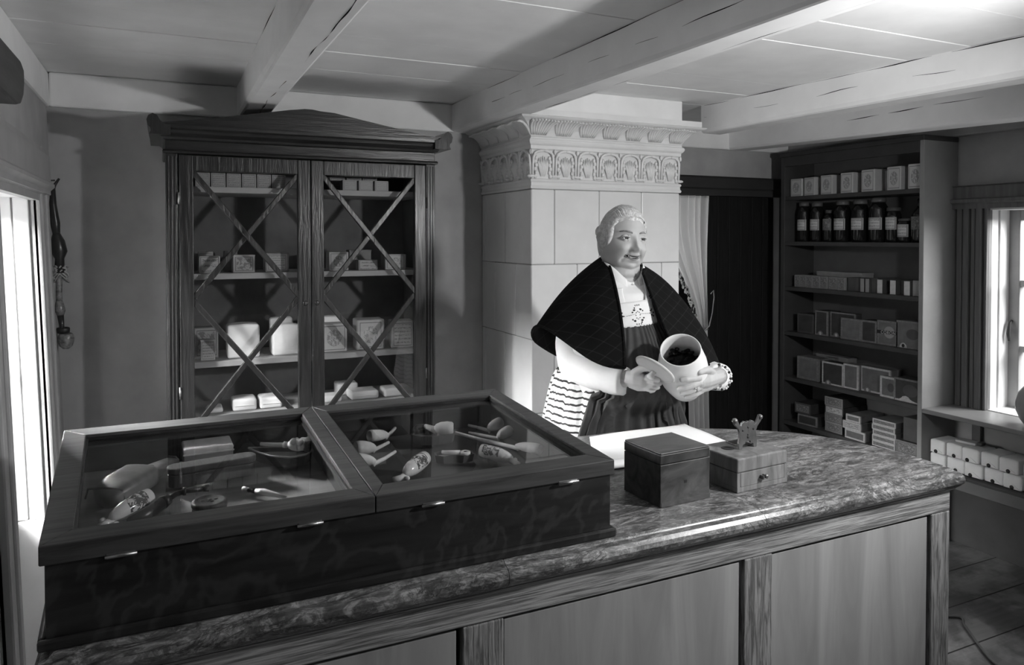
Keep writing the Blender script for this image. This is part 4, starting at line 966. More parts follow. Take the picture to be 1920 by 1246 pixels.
# sheet of paper with curled edge
plain('paper', .80, .7, .2, .03, 8)
def sheetfn(u, v):
    a = Vector((.985, 1.60, 0)); b_ = Vector((1.142, 1.885, 0)); c_ = Vector((1.495, 1.888, 0)); d = Vector((1.475, 1.60, 0))
    P = (a * (1 - v) + b_ * v) * (1 - u) + (d * (1 - v) + c_ * v) * u
    z = .8815 + .0025 * math.sin(u * 5 + v * 3) * math.sin(v * 4) + .0025
    if v > .9 and u > .8: z += .10 * (v - .9) * (u - .8) * 1.2
    return Vector((P.x, P.y, z))
def roll(u, v):          # the near edge curls up and over
    x = .985 + .49 * u; th = -1.2 + v * 4.4; R_ = .012 + .003 * math.sin(u * 4)
    return Vector((x + .02 * (1 - v) * 0, 1.594 - R_ * math.cos(th + .3) * .9, .8925 + R_ * (math.sin(th - .4)) * .75 + .0005))
mb = MB(); mb.sheet(sheetfn, 30, 20, .0004)
o = mb.build('wrapping_paper', 'paper', loc=(1.27, 1.75, .881)); tag(o, 'large white sheet of wrapping paper behind the wooden boxes', 'paper')
def curl(u, v):
    th = PI * 1.35 * v; R_ = .011
    x = .985 + .16 * u + .012 * v; y0 = 1.602
    return Vector((x, y0 - R_ * math.sin(th) * 1.6 - .002, .8840 + R_ * (1 - math.cos(th)) + .0))
mb = MB().sheet(curl, 12, 16, .0004); mb.build('curled_edge', 'paper', o, local=True).data.transform(T(-1.27, -1.75, -.881))

# ------------------------------------------------------------------ hanging pipe, wall shelf, cable, curtain
plain('cord', .40, .8, .1, .2, 60); plain('pipe_porcelain', .22, .2, .5, .6, 60)
r = thing('hanging_pipe', 'long ornate smoking pipe with tassel and banded bowl hanging in corner', 'pipe', (-.365, 3.29, 1.05), world=True)
q = lambda dx, z: Vector((-.380 + dx + (1.70 - z) * .040, 3.29, z))
MB().tube([q(.0, 1.66), q(-.004, 1.60), q(.0, 1.53), q(.004, 1.47)], [.008, .013, .017, .011], 10).tube([q(0.0, 1.655), q(.006, 1.675), q(.022, 1.70)], [.006, .006, .004], 8).build('mouthpiece', 'horn', r)
MB().tube([q(.002, 1.50), q(.004, 1.46), q(.008, 1.42), q(.008, 1.395), q(.006, 1.34)], [.009, .025, .028, .016, .018], 10).build('sheath', 'horn', r)
mb = MB(); random.seed(5)
for k in range(9): 
    a = k * .7; mb.tube([q(.008 + .026 * math.cos(a + t * 2.1), 1.335 + .034 * math.sin(a * 1.3 + t * 1.7)) + Vector((0, -.018 * math.sin(a + t * 1.9), 0)) for t in range(6)], .003, 6)
mb.build('cord_knot', 'cord', r)
MB().tube([q(-.016, 1.30), q(-.02, 1.22), q(-.022, 1.14)], .002, 6).tube([q(-.012, 1.33), q(-.018, 1.25), q(-.016, 1.20)], .002, 6).build('cord', 'cord', r)
MB().tube([q(.004, 1.33), q(.0, 1.27), q(-.001, 1.235)], [.010, .011, .011], 10).tube([q(-.001, 1.238), q(-.001, 1.215), q(.0, 1.195), q(.0, 1.178)], [.010, .016, .018, .012], 12).build('stem', 'pipe_porcelain', r)
MB().tube([q(.0, 1.18), q(.002, 1.14), q(.003, 1.10)], [.012, .009, .011], 10).build('neck', 'horn', r)
mb = MB().lathe([(.0, 0), (.010, .001), (.022, .012), (.0275, .03), (.028, .042), (.025, .055), (.021, .060), (.018, .058), (.018, .045), (0, .035)], 20, X=T(*q(.012, 1.048)))
mb.build('bowl', 'pipe_porcelain', r); MB().lathe([(.0195, .058), (.022, .060), (.023, .075), (.021, .080), (.018, .080), (.018, .06)], 20, X=T(*q(.002, 1.05)) @ T(0, .012, 0)).build('rim', 'horn', r)
MB().tube([(-.402, 3.29, 1.69), (-.372, 3.29, 1.692)], .003, 6).build('nail', 'dark_paint', r)

wood('bracket_wood', .03, .07, .45, .4, (20, 3, 20), 2)
r = thing('wall_rail', 'dark wooden rail with rounded end high on the left wall', 'rail', (-.36, 2.05, 1.82), world=True)
MB().prism([(2.245, 1.905), (2.25, 1.87), (2.235, 1.835), (2.20, 1.81), (2.15, 1.80), (1.4, 1.80), (1.4, 1.91), (2.20, 1.918)], 'x', -.412, -.318, bev=.006).build('board', 'bracket_wood', r)
MB().box((-.415, 1.45, 1.76), (-.385, 2.19, 1.80), .004).build('cleat', 'bracket_wood', r)
plain('rubber', .10, .5, .3)
pts = [(1.90, 1.30, .006), (2.2, 1.35, .006)] ; c_ = [(2.05, 2.05, .006), (2.5, 1.95, .006), (2.766, 1.842, .006), (2.734, 1.783, .006), (2.664, 1.693, .006), (2.612, 1.622, .006), (2.58, 1.562, .006), (2.50, 1.35, .006), (2.42, 1.0, .006), (2.3, .6, .006)]
cc = [Vector(p) for p in c_]; sm = []
for i in range(len(cc) - 1):
    p0, p1, p2, p3 = cc[max(i - 1, 0)], cc[i], cc[i + 1], cc[min(i + 2, len(cc) - 1)]
    for k in range(6):
        t_ = k / 6; sm.append(.5 * ((2 * p1) + (-p0 + p2) * t_ + (2 * p0 - 5 * p1 + 4 * p2 - p3) * t_ * t_ + (-p0 + 3 * p1 - 3 * p2 + p3) * t_ ** 3))
o = MB().tube(sm, .005, 8).build('power_cable', 'rubber'); tag(o, 'thin cable trailing over the floorboards beside the counter', 'cable')

m, nt, b = _mat('curtain_cloth')
b.inputs['Base Color'].default_value = g3(.60); b.inputs['Roughness'].default_value = .8
tr = nt.nodes.new('ShaderNodeBsdfTranslucent'); tr.inputs[0].default_value = g3(.6); mx = nt.nodes.new('ShaderNodeMixShader'); mx.inputs[0].default_value = .5
out = nt.nodes['Material Output']; nt.links.new(b.outputs[0], mx.inputs[1]); nt.links.new(tr.outputs[0], mx.inputs[2]); nt.links.new(mx.outputs[0], out.inputs[0])
r = thing('curtain', 'pale gathered curtain tied back at the left of the dark doorway', 'curtain', (2.75, 3.43, .25), world=True)
def drape(u, v):
    z = 1.715 - v * (1.715 - .93)
    e = max(0, (v - .15) / .85); k = e * e * (3 - 2 * e)
    xl = 2.545 + .265 * k; xr = 2.90 + (2.885 - 2.90) * k - .012 * math.sin(PI * v)
    A = .016 * (1 - .55 * k)
    x = xl + (xr - xl) * u
    return Vector((x + .004 * math.sin(u * 40), 3.440 + A * math.sin(u * 46 + 2.2 * k * math.sin(u * 7)) + .008 * math.sin(u * 17 + 1), z))
MB().sheet(drape, 150, 40, .0006).build('drape', 'curtain_cloth', r)
def tail(u, v):
    z = .93 - v * .68; w_ = .075 + .06 * min(1, v * 3)
    return Vector((2.883 - w_ * (1 - u) + .02 * v, 3.445 + .014 * math.sin(u * 24), z))
plain('thread_shade', .04, .8, .1, .1)
MB().sheet(tail, 60, 12, .0006).build('tail', 'curtain_cloth', r)
MB().tube([(2.792, 3.425, .945), (2.84, 3.408, .93), (2.89, 3.425, .955), (2.925, 3.442, 1.03), (2.945, 3.45, 1.12), (2.94, 3.45, 1.16), (2.92, 3.45, 1.14)], .0035, 8).build('tie_back', 'cord', r)
MB().tube([(2.44, 3.43, 1.722), (2.92, 3.43, 1.722)], .005, 8).build('rod', 'dark_paint', r)

mb = MB(); random.seed(9)
for k in range(46):
    v = .55 + .45 * k / 45; p = drape(0, v)
    for q in range(2): mb.ball(p + Vector(((random.random() - .8) * .022, -.012 - .006 * random.random(), (random.random() - .5) * .02)), (.007, .006, .008 + .004 * random.random()), seg=7, m=int(random.random() < .45))
mb.build('bobble_trim', ['curtain_cloth', 'thread_shade'], r)
# ------------------------------------------------------------------ the shopkeeper
plain('skin', .46, .5, .35, .05, 30, .06, bscale=180); plain('lips', .22, .45, .4, .1, 60); plain('iris', .05, .15, .5); plain('eye_white', .62, .2, .5, .02)
plain('tooth', .62, .25, .5, .05, 60); plain('brow_hair', .26, .8, .2, .3, 200)
m, nt, b = _mat('white_hair')
vec = _coords(nt, (1, 1, 1)); f = _noise(nt, vec, 90, 5, .7, .6)
nt.links.new(_ramp(nt, f, [(.3, .34), (.6, .68)]), b.inputs['Base Color']); b.inputs['Roughness'].default_value = .42; b.inputs['Specular IOR Level'].default_value = .4
_bump(nt, b, _noise(nt, vec, 260, 3), .4, .002)
plain('linen', .80, .75, .2, .03, 30, .12, bscale=25); plain('apron_cloth', .062, .8, .15, .15, 30, .15, bscale=60); plain('thread_dark', .03, .7, .2); plain('thread_grey', .30, .7, .2)
m, nt, b = _mat('shawl_plaid')
vec = _coords(nt, (1, 1, 1)); sp = nt.nodes.new('ShaderNodeSeparateXYZ'); nt.links.new(vec, sp.inputs[0])
def _lines(a, pitch, w_): return _math(nt, 'LESS_THAN', _math(nt, 'FRACT', _math(nt, 'DIVIDE', _math(nt, 'ADD', a, 5), pitch)), w_ / pitch)
da = _math(nt, 'ADD', _math(nt, 'MULTIPLY', sp.outputs[0], .80), _math(nt, 'ADD', _math(nt, 'MULTIPLY', sp.outputs[2], .75), _math(nt, 'MULTIPLY', sp.outputs[1], .55)))
db = _math(nt, 'SUBTRACT', _math(nt, 'MULTIPLY', sp.outputs[2], .85), _math(nt, 'ADD', _math(nt, 'MULTIPLY', sp.outputs[0], .62), _math(nt, 'MULTIPLY', sp.outputs[1], -.3)))
ln = _math(nt, 'ADD', _math(nt, 'MULTIPLY', _lines(da, .043, .0035), .5), _math(nt, 'MULTIPLY', _lines(db, .040, .0035), .5))
nt.links.new(_mix(nt, ln, .006, .020), b.inputs['Base Color']); b.inputs['Roughness'].default_value = .9; b.inputs['Specular IOR Level'].default_value = .1
m, nt, b = _mat('skirt_stripes')
vec = _coords(nt, (1, 1, 1)); sp = nt.nodes.new('ShaderNodeSeparateXYZ'); nt.links.new(vec, sp.inputs[0])
wz = _math(nt, 'ADD', sp.outputs[2], _math(nt, 'MULTIPLY', _noise(nt, _coords(nt, (9, 9, 2)), 3, 2), .02))
fz = _math(nt, 'FRACT', _math(nt, 'DIVIDE', wz, .0215))
nt.links.new(_mix(nt, _math(nt, 'LESS_THAN', fz, .30), .60, .02), b.inputs['Base Color']); b.inputs['Roughness'].default_value = .85

PO = (1.426, 2.098, 0.0); PRZ = math.radians(-5.2)
# ---- body: one continuous skin built from overlapping volumes and fused
mb = MB()
HC = Vector((-.019, .012, 1.468)); ROLL = RY(math.radians(4.5)); PITCH = RX(math.radians(-2))
HX = T(*HC) @ ROLL @ PITCH
def gs(x, z, cx, cz, sx, sz): return math.exp(-((x - cx) / sx) ** 2 - ((z - cz) / sz) ** 2)
FEAT = [(0, -.034, .010, .010, .0235), (0, -.019, .0075, .014, .0135), (0, -.003, .008, .012, .006),
        (.0125, -.037, .007, .0065, .011), (-.0125, -.037, .007, .0065, .011), (.031, .001, .0165, .0105, -.0095), (-.031, .001, .0165, .0105, -.0095),
        (.030, .021, .021, .008, .0045), (-.030, .021, .021, .008, .0045), (.043, -.034, .019, .019, .0125), (-.043, -.034, .019, .019, .0125),
        (0, -.057, .028, .018, .0075), (0, -.0525, .016, .0045, .0035), (0, -.0610, .025, .0036, -.0085), (0, -.070, .017, .0045, .0045),
        (0, -.080, .018, .005, -.0045), (0, -.094, .020, .013, .012), (.046, -.078, .022, .024, .0075), (-.046, -.078, .022, .024, .0075),
        (.011, -.043, .003, .003, -.004), (-.011, -.043, .003, .003, -.004), (.031, -.014, .016, .003, -.002), (-.031, -.014, .016, .003, -.002)]
for s in (-1, 1):
    for k in range(7):
        t = k / 6; FEAT.append((s * (.0175 + .0185 * t ** 1.1), -.036 - .036 * t, .0045, .006, -.0062))
    FEAT.append((s * .0255, -.060, .004, .005, -.0035))
def hscale(sn):          # horizontal fullness of the skull at height sin(el)
    c_ = math.sqrt(max(0, 1 - sn * sn)); return c_ ** (.62 if sn < 0 else .85)
def hwid(sn): return 1 + .05 * math.exp(-((sn + .42) / .36) ** 2) - .02 * max(0, -sn - .6)
def feat(x, z): return sum(am * gs(x, z, cx, cz, sx, sz) for cx, cz, sx, sz, am in FEAT)
def face_y(x, z):
    sn = max(-1, min(1, z / .1075)); h = hscale(sn); return -.090 * math.sqrt(max(0, h * h - (x / (.0715 * hwid(sn))) ** 2)) - feat(x, z)
def headpt(az, el):
    sn = math.sin(el); h = hscale(sn); x = math.sin(az) * h; y = -math.cos(az) * h
    p = Vector((x * .0715 * hwid(sn), y * (.090 if y < 0 else .096), .1075 * sn))
    if y < 0: p.y -= min(1, -y * 2.2) * feat(p.x, p.z)
    return p
NU, NV = 190, 150
rings = [[headpt(2 * PI * i / NU, -PI / 2 * .985 + PI * .985 * j / NV) for i in range(NU)] for j in range(NV + 1)]
mb.rings(rings, X=HX)
for s in (-1, 1):       # eyelids and ears
    for e0, rr in ((.30, .0026), (-.34, .0022)):
        mb.tube([Vector((s * .031 + .0150 * math.sin(a), -.0735 - .0132 * math.cos(a) * math.cos(e0), .001 + .0150 * math.sin(e0 * math.cos(a * 1.05)))) for a in [-1.15 + 2.3 * k / 10 for k in range(11)]], [.0012] + [rr] * 9 + [.0012], 8, X=HX)
    mb.tube([(s * .073, .012, .016), (s * .080, .020, .018), (s * .083, .026, .004), (s * .080, .020, -.014), (s * .075, .010, -.030), (s * .070, .004, -.034)], [.005, .005, .005, .0045, .006, .004], 8, X=HX)
    mb.ball((s * .073, .014, -.004), (.006, .012, .022), X=HX)
mb.ball((-.002, -.012, -.112), (.055, .052, .028), X=HX, seg=24)          # soft double chin
mb.rings([[Vector((-.020 + a_ * math.cos(t), yc + b_ * math.sin(t), z)) for t in [2 * PI * k / 24 for k in range(24)]] for a_, b_, yc, z in ((.058, .060, .012, 1.42), (.060, .062, .014, 1.37), (.068, .066, .018, 1.335), (.10, .085, .02, 1.31), (.145, .105, .02, 1.28), (.15, .13, .02, 1.20), (.155, .15, .02, 1.10), (.165, .150, .02, 1.0), (.17, .13, .03, .90), (.16, .13, .03, .80))])
for s in (-1, 1):
    mb.tube([(-.045 + s * .08, .03, .82), (-.045 + s * .085, .03, .48), (-.045 + s * .085, .03, .12), (-.045 + s * .085, .03, .05)], [.085, .060, .042, .045], 16)
    mb.rings([[Vector((-.045 + s * .085 + w_ * math.cos(t), y_, max(.0, h_ * .5 + h_ * .5 * math.sin(t)))) for t in [2 * PI * k / 16 for k in range(16)]] for y_, w_, h_ in ((.075, .025, .07), (.05, .036, .085), (.0, .040, .08), (-.06, .044, .055), (-.11, .040, .04), (-.135, .022, .028))])
# arms
mb.tube([(-.150, .045, 1.265), (-.195, .035, 1.13), (-.195, .0, 1.06), (-.165, -.10, 1.040), (-0.119, -0.184, 1.037), (-0.115, -0.210, 1.045)], [.046, .043, .040, .036, .027, .025], 16)
mb.tube([(.085, .02, 1.275), (.15, -.01, 1.14), (.185, -.06, 1.05), (.185, -.15, 1.025), (0.185, -0.252, 1.038), (0.162, -0.265, 1.042)], [.050, .045, .042, .036, .027, .026], 16)
def chain(L_): mb.tube([p[:3] for p in L_], [p[3] for p in L_], 12); mb.ball(L_[-1][:3], L_[-1][3] * .98, seg=12)
def H(p, r_): return (p[0], p[1], p[2], r_)
# right hand closed round the lid knob
chain([H((-0.117, -0.207, 1.044), .024), H((-0.103, -0.229, 1.046), .0265), H((-0.086, -0.244, 1.043), .0245), H((-0.073, -0.254, 1.040), .0185)])
chain([H((-0.113, -0.213, 1.032), .018), H((-0.093, -0.231, 1.024), .0185), H((-0.078, -0.243, 1.022), .0150)])
chain([H((-0.110, -0.231, 1.063), .0135), H((-0.101, -0.255, 1.080), .0118), H((-0.090, -0.277, 1.085), .0100), H((-0.078, -0.290, 1.081), .0086)])
chain([H((-0.086, -0.263, 1.055), .0100), H((-0.075, -0.285, 1.054), .0090), H((-0.062, -0.293, 1.051), .0082), H((-0.056, -0.278, 1.053), .0078)])
chain([H((-0.081, -0.258, 1.042), .0100), H((-0.070, -0.282, 1.042), .0090), H((-0.053, -0.287, 1.038), .0082), H((-0.053, -0.269, 1.032), .0078)])
chain([H((-0.081, -0.252, 1.030), .0096), H((-0.068, -0.271, 1.028), .0086), H((-0.052, -0.274, 1.024), .0080), H((-0.054, -0.256, 1.018), .0074)])
chain([H((-0.086, -0.244, 1.019), .0088), H((-0.073, -0.257, 1.015), .0078), H((-0.058, -0.259, 1.012), .0072), H((-0.061, -0.246, 1.007), .0068)])
# left hand spread under the jar
chain([H((0.168, -0.262, 1.041), .026), H((0.124, -0.289, 1.043), .0275), H((0.089, -0.306, 1.041), .0255), H((0.074, -0.311, 1.038), .020)])
chain([H((0.145, -0.275, 1.028), .020), H((0.105, -0.295, 1.023), .0195), H((0.083, -0.301, 1.017), .015)])
chain([H((0.124, -0.297, 1.061), .0140), H((0.092, -0.321, 1.076), .0122), H((0.062, -0.342, 1.079), .0106), H((0.044, -0.349, 1.076), .0092)])
chain([H((0.056, -0.332, 1.056), .0108), H((0.024, -0.343, 1.057), .0098), H((0.002, -0.344, 1.057), .0090), H((-0.011, -0.338, 1.055), .0080)])
chain([H((0.063, -0.322, 1.040), .0108), H((0.035, -0.327, 1.034), .0100), H((0.012, -0.323, 1.027), .0091), H((-0.002, -0.312, 1.023), .0080)])
chain([H((0.073, -0.311, 1.023), .0104), H((0.047, -0.314, 1.016), .0094), H((0.028, -0.307, 1.009), .0086), H((0.015, -0.298, 1.005), .0076)])
chain([H((0.083, -0.302, 1.009), .0094), H((0.064, -0.301, 1.000), .0084), H((0.049, -0.293, 0.994), .0076), H((0.038, -0.286, 0.991), .0068)])
tmp = mb.build('fuse', 'skin'); rm = tmp.modifiers.new('r', 'REMESH'); rm.mode = 'VOXEL'; rm.voxel_size = .0024; rm.use_smooth_shade = True
sm_ = tmp.modifiers.new('s', 'SMOOTH'); sm_.factor = .5; sm_.iterations = 2
bpy.context.view_layer.update()
bme = bpy.data.meshes.new_from_object(tmp.evaluated_get(bpy.context.evaluated_depsgraph_get()))
bpy.data.objects.remove(tmp); bme.name = 'person'
for p in bme.polygons: p.use_smooth = True
per = bpy.data.objects.new('person', bme); COL.objects.link(per); per.location = PO; per.rotation_euler = (0, 0, PRZ)
tag(per, 'smiling white-haired person in plaid shawl and apron holding a jar behind the counter', 'person')

# ---- face details
for s in (-1, 1):
    MB().ball((s * .031, -.0735, .001), .0126, X=HX, seg=24).build('eye', 'eye_white', per)
    gx = -.0016
    MB().lathe([(0, 0), (.0066, -.0004), (.0066, .0006), (0, .0012)], 20, X=HX @ T(s * .031, -.0735, .001) @ RZ(-.05) @ RX(-.03) @ T(0, -.0122, 0) @ RX(PI / 2)).build('iris', 'iris', per)
    MB().ball((s * .031 + .0022, -.0735 - .0130, .0032), .0008, X=HX, seg=6).build('eye_glint', 'eye_white', per) if False else None
    MB().tube([Vector((s * .031 + .0158 * math.sin(a_), -.0735 - .0152 * math.cos(a_) * .955, .0012 + .0152 * math.sin(.24 * math.cos(a_ * 1.05)))) for a_ in [-1.1 + 2.2 * k / 10 for k in range(11)]], .0008, 6, X=HX).build('eyelashes', 'thread_dark', per)
    MB().tube([Vector((s * (.013 + .036 * t), face_y(.013 + .036 * t, .0185 + .0055 * math.sin(PI * t * .8)) - .0006, .0185 + .0055 * math.sin(PI * t * .8))) for t in (0, .25, .5, .75, 1)], [.0016, .0024, .0024, .002, .001], 6, X=HX, flat=1.4).build('eyebrow', 'brow_hair', per)
def lipc(t, dz, dy): x = .030 * t; z = -.0610 + .0085 * t * t + dz; return Vector((x, face_y(x, z) + dy, z))
MB().tube([lipc(t, .0050 * (1 - t * t) + .0006, -.0004) for t in [-1 + k / 6 for k in range(13)]], [.0006] + [.0019] * 11 + [.0006], 8, X=HX).build('upper_lip', 'lips', per)
MB().tube([lipc(t, -.0066 * (1 - t * t) - .0004, -.0002) for t in [-1 + k / 6 for k in range(13)]], [.0006] + [.0026] * 11 + [.0006], 8, X=HX).build('lower_lip', 'lips', per)
MB().sheet(lambda u, v: lipc(2 * u - 1, (.0046 - .0100 * v) * (1 - (2 * u - 1) ** 2), -.0009), 16, 4, .0004, X=HX).build('mouth_gap', 'thread_dark', per)
mbt = MB()
for k in range(9):
    t = (k - 4) / 6.2; mbt.ball(lipc(t, .0014 * (1 - t * t), -.0012), (.0020, .0010, .0026), X=HX, seg=8)
mbt.build('teeth', 'tooth', per)
# ---- hair swept back from the forehead
def hr(p):       # direction -> hair surface point in head space
    d = p.normalized(); k = 1 / math.sqrt((d.x / .0775) ** 2 + (d.y / (.098 if d.y < 0 else .106)) ** 2 + (d.z / .1145) ** 2)
    return d * k
mbh = MB()
def hairpt(az, el):
    d = Vector((math.sin(az) * math.cos(el), -math.cos(az) * math.cos(el), math.sin(el))); p = hr(d)
    lim = .076 - .012 * abs(p.x / .07) ** 2 - .5 * max(0, abs(p.x) / .075 - .80)     # hairline height over the face
    front = max(0, min(1, (-p.y + .004) / .018)); below = max(0, min(1, (lim - p.z) / .026))
    k = front * below; low = max(0, min(1, (-.055 - p.z) / .02)); k = max(k, low)
    wv = .0022 * math.sin(10 * az + 34 * p.z) + .0016 * math.sin(90 * p.y + 30 * p.x)
    return p * (1 + (wv / .1) * (1 - k)) * (1 - .13 * k)
mbh.rings([[hairpt(2 * PI * i / 120, -PI / 2 * .98 + PI * .98 * j / 80) for i in range(120)] for j in range(81)], X=HX)
random.seed(11)
for k in range(230):
    t = -1 + 2 * (k + random.random()) / 230
    a0 = t * 1.42; el0 = .52 + .25 * math.cos(a0 * 1.2) - .80 * max(0, abs(a0) - .75)
    L_ = []; n_ = 10
    end = Vector((.30 * t, 1.0, .05 + .25 * random.random()))
    d0 = Vector((math.sin(a0) * math.cos(el0), -math.cos(a0) * math.cos(el0), math.sin(el0)))
    up_ = Vector((t * .95, .10, .95 - .55 * abs(t))); hgt = .008 + .012 * random.random()
    for j in range(n_):
        q = j / (n_ - 1); d = d0 * (1 - q) ** 2 + up_ * 2 * q * (1 - q) + end * q * q
        w_ = .035 * math.sin(q * 12 + 2.4 * math.sin(t * 4)) * (1 - q * .5); d = d + Vector((w_, 0, w_ * .7))
        L_.append(hr(d) * (1.0 + .020 * math.sin(PI * min(1, q * 1.5 + .10)) + hgt * math.sin(PI * q)))
    mbh.tube(L_, [.0008] + [.0014 + .0014 * random.random()] * (n_ - 2) + [.001], 5, X=HX)
for s in (-1, 1):      # soft edge of the hair at the temples
    for q in range(5):
        mbh.tube([hr(Vector((s * math.sin(a_), -math.cos(a_) + .04 * q, math.tan(e_)))) * (.965 + .008 * q) for a_, e_ in ((.75, .66), (1.0, .52), (1.20, .30), (1.34, .05), (1.46, -.22), (1.58, -.42))], [.003, .0055, .006, .006, .005, .003], 7, X=HX)
mbh.ball((.0, .112, .030), (.036, .026, .034), X=HX, seg=20)
for k in range(14): mbh.tube([Vector((.034 * math.cos(k * .45 + a), .112 + .024 * math.sin(a * 1.0), .030 + .032 * math.sin(k * .45 + a) * math.cos(a * .5))) for a in (0, .4, .8, 1.2, 1.6)], .004, 6, X=HX)
for k in range(16):     # loose wisps over the ear
    s = -1 if k < 10 else 1; z0 = .045 - .006 * (k % 10)
    mbh.tube([hr(Vector((s * .9, -.50 + .02 * k % .2, z0 * 9))) * 1.0, hr(Vector((s * .95, -.2, z0 * 7 - .1))) * 1.02, hr(Vector((s * .9, .25, z0 * 5 - .25))) * 1.015, hr(Vector((s * .6, .7, -.2))) * 1.0], [.0008, .0022, .0026, .001], 6, X=HX)
mbh.build('hair', 'white_hair', per)

# ---- clothes
BXc, BYc = -.042, .022
def torso(phi, z):      # blouse surface; phi from straight ahead, positive to her left
    Z = [(.86, .190, .165), (.98, .195, .178), (1.06, .190, .180), (1.16, .178, .172), (1.24, .168, .150), (1.30, .152, .122), (1.34, .108, .098), (1.365, .080, .080), (1.385, .070, .076)]
    for (z0, a0, b0), (z1, a1, b1) in zip(Z, Z[1:]):
        if z <= z1 or z1 == Z[-1][0]:
            t = max(0, min(1, (z - z0) / (z1 - z0))); a = a0 + (a1 - a0) * t; b_ = b0 + (b1 - b0) * t; break
    cx = BXc + .022 * max(0, min(1, (z - 1.25) / .1))
    return Vector((cx + a * math.sin(phi), BYc - b_ * math.cos(phi), z))
def off(p, d): c_ = Vector((BXc, BYc, p.z)); n_ = (p - c_).normalized(); return p + n_ * d
mb = MB(); zs = [.945 + .44 * j / 40 for j in range(41)]
mb.rings([[off(torso(2 * PI * i / 72, z), .0025 * noise.noise(torso(2 * PI * i / 72, z) * 22)) - Vector((0, 0, .058 * max(0, (z - 1.29) / .095) * max(0, math.cos(2 * PI * i / 72)) ** 4)) for i in range(72)] for z in zs], caps=False)
mb.build('blouse', 'linen', per)
def collar(u, v):
    a = -PI + .30 + (2 * PI - .60) * u; a2 = a      # opening at the front
    front = .5 + .5 * math.cos(a + PI)
    r_ = .067 + .020 * v; zt = 1.396 - .066 * front ** 5
    return Vector((-.020 + r_ * math.sin(a + PI), .012 - (r_ + .006) * math.cos(a + PI), zt - .030 * v - .016 * front ** 2 * v))
MB().sheet(collar, 60, 5, .002).build('collar', 'linen', per)
# sleeves
mb = MB()
def sleeve(P, R_, nm, folds=1):
    mb = MB(); n = len(P); pts = []; rad = []
    for i in range(n - 1):
        p0, p1, p2, p3 = [Vector(P[max(0, min(n - 1, i + k))]) for k in (-1, 0, 1, 2)]
        for k in range(7):
            t = k / 7; pts.append(.5 * ((2 * p1) + (-p0 + p2) * t + (2 * p0 - 5 * p1 + 4 * p2 - p3) * t * t + (-p0 + 3 * p1 - 3 * p2 + p3) * t ** 3)); rad.append(R_[i] + (R_[i + 1] - R_[i]) * t)
    pts.append(Vector(P[-1])); rad.append(R_[-1])
    d = (pts[-1] - pts[-2]).normalized(); pts += [pts[-1] - d * .002, pts[-1] - d * .03]; rad += [R_[-1] - .004, R_[-1] - .006]
    tb = MB().tube(pts, rad, 28, caps=False, up=(0, 0, 1))
    for v in tb.bm.verts:
        q = v.co; k_ = .0045 * noise.noise(q * 14) + .0035 * noise.noise(Vector((q.x * 30, q.y * 30, q.z * 12)))
        v.co = q + Vector((k_, -k_ * .6, k_ * .6))
    tb.build(nm, 'linen', per)
sleeve([(-.135, .045, 1.26), (-.190, .038, 1.15), (-.197, .004, 1.062), (-.168, -.100, 1.040), (-0.121, -0.191, 1.031)], [.050, .052, .058, .052, .0445], 'sleeve')
sleeve([(.075, .02, 1.27), (.15, -.01, 1.14), (.180, -.06, 1.055), (.188, -.150, 1.030), (0.198, -0.241, 1.032)], [.055, .056, .056, .050, .043], 'sleeve')
mb = MB()
for k in range(34):
    a = 2 * PI * k / 34; c_ = Vector((0.187, -0.248, 1.034)); ax = (Vector((0.155, -0.268, 1.039)) - Vector((0.198, -0.241, 1.032))).normalized(); u_ = ax.orthogonal().normalized(); v_ = ax.cross(u_)
    mb.ball(c_ + (u_ * math.cos(a) + v_ * math.sin(a)) * (.0375 + .002 * math.sin(k * 2.5)), (.0046, .0046, .0046), seg=7, m=int(k % 3 == 1))
mb.build('lace_cuff', ['linen', 'thread_dark'], per)
# skirt
def tuck(z):      # the cloth is held back by the counter edge below its top
    q = max(0, min(1, (z - .885) / .15)); return -.128 - .085 * q * q * (3 - 2 * q)
def skirt_pt(ph, z):
    t = max(0, min(1, (1.03 - z) / 1.0))
    a = .188 + .10 * t ** .55 + .05 * t; b_ = .165 + .085 * t ** .55 + .05 * t
    r_ = 1 + (.010 + .018 * min(1, t * 4)) * math.sin(22 * ph + 1.3 * math.sin(3 * ph)) + .006 * math.sin(51 * ph)
    p = Vector((BXc - .004 + a * r_ * math.sin(ph), .040 - b_ * r_ * math.cos(ph), z))
    p.y = max(p.y, tuck(z) + .012 + .003 * math.sin(22 * ph))
    return p
mb = MB(); mb.rings([[skirt_pt(2 * PI * i / 240, 1.03 - j / 40) for i in range(240)] for j in range(41)], caps=False); mb.build('skirt', 'skirt_stripes', per)
# apron: gathered dark cloth hanging from an embroidered white bib
def apron(u, v):
    z = 1.190 + .012 * u - v * (1.19 - .60); t = min(1, v * 1.6)
    ph = math.radians((-26 - 24 * t) + u * ((24 + 46 * t) - (-26 - 24 * t)))
    base = torso(ph, max(z, .87)); base.z = z
    sk = skirt_pt(ph, z) if z < 1.03 else base
    if (sk - Vector((BXc, BYc, z))).length > (base - Vector((BXc, BYc, z))).length: base = base.lerp(sk, min(1, (1.03 - z) / .05))
    bulge = .010 + .014 * math.sin(PI * min(1, v / .62)) + .008 * max(0, t - .3)
    fold = (.0022 + .0055 * t) * math.sin(u * 70 + 3 * math.sin(u * 9) + 1.5 * v) + .003 * t * math.sin(u * 31 + 2)
    p = off(base, bulge + fold)
    p.y = max(p.y, tuck(z) + fold * .8)
    return p
ap = MB().sheet(apron, 190, 60, 0).build('apron', 'apron_cloth', per)
sd = ap.modifiers.new('thickness', 'SOLIDIFY'); sd.thickness = .0016; sd.offset = 0
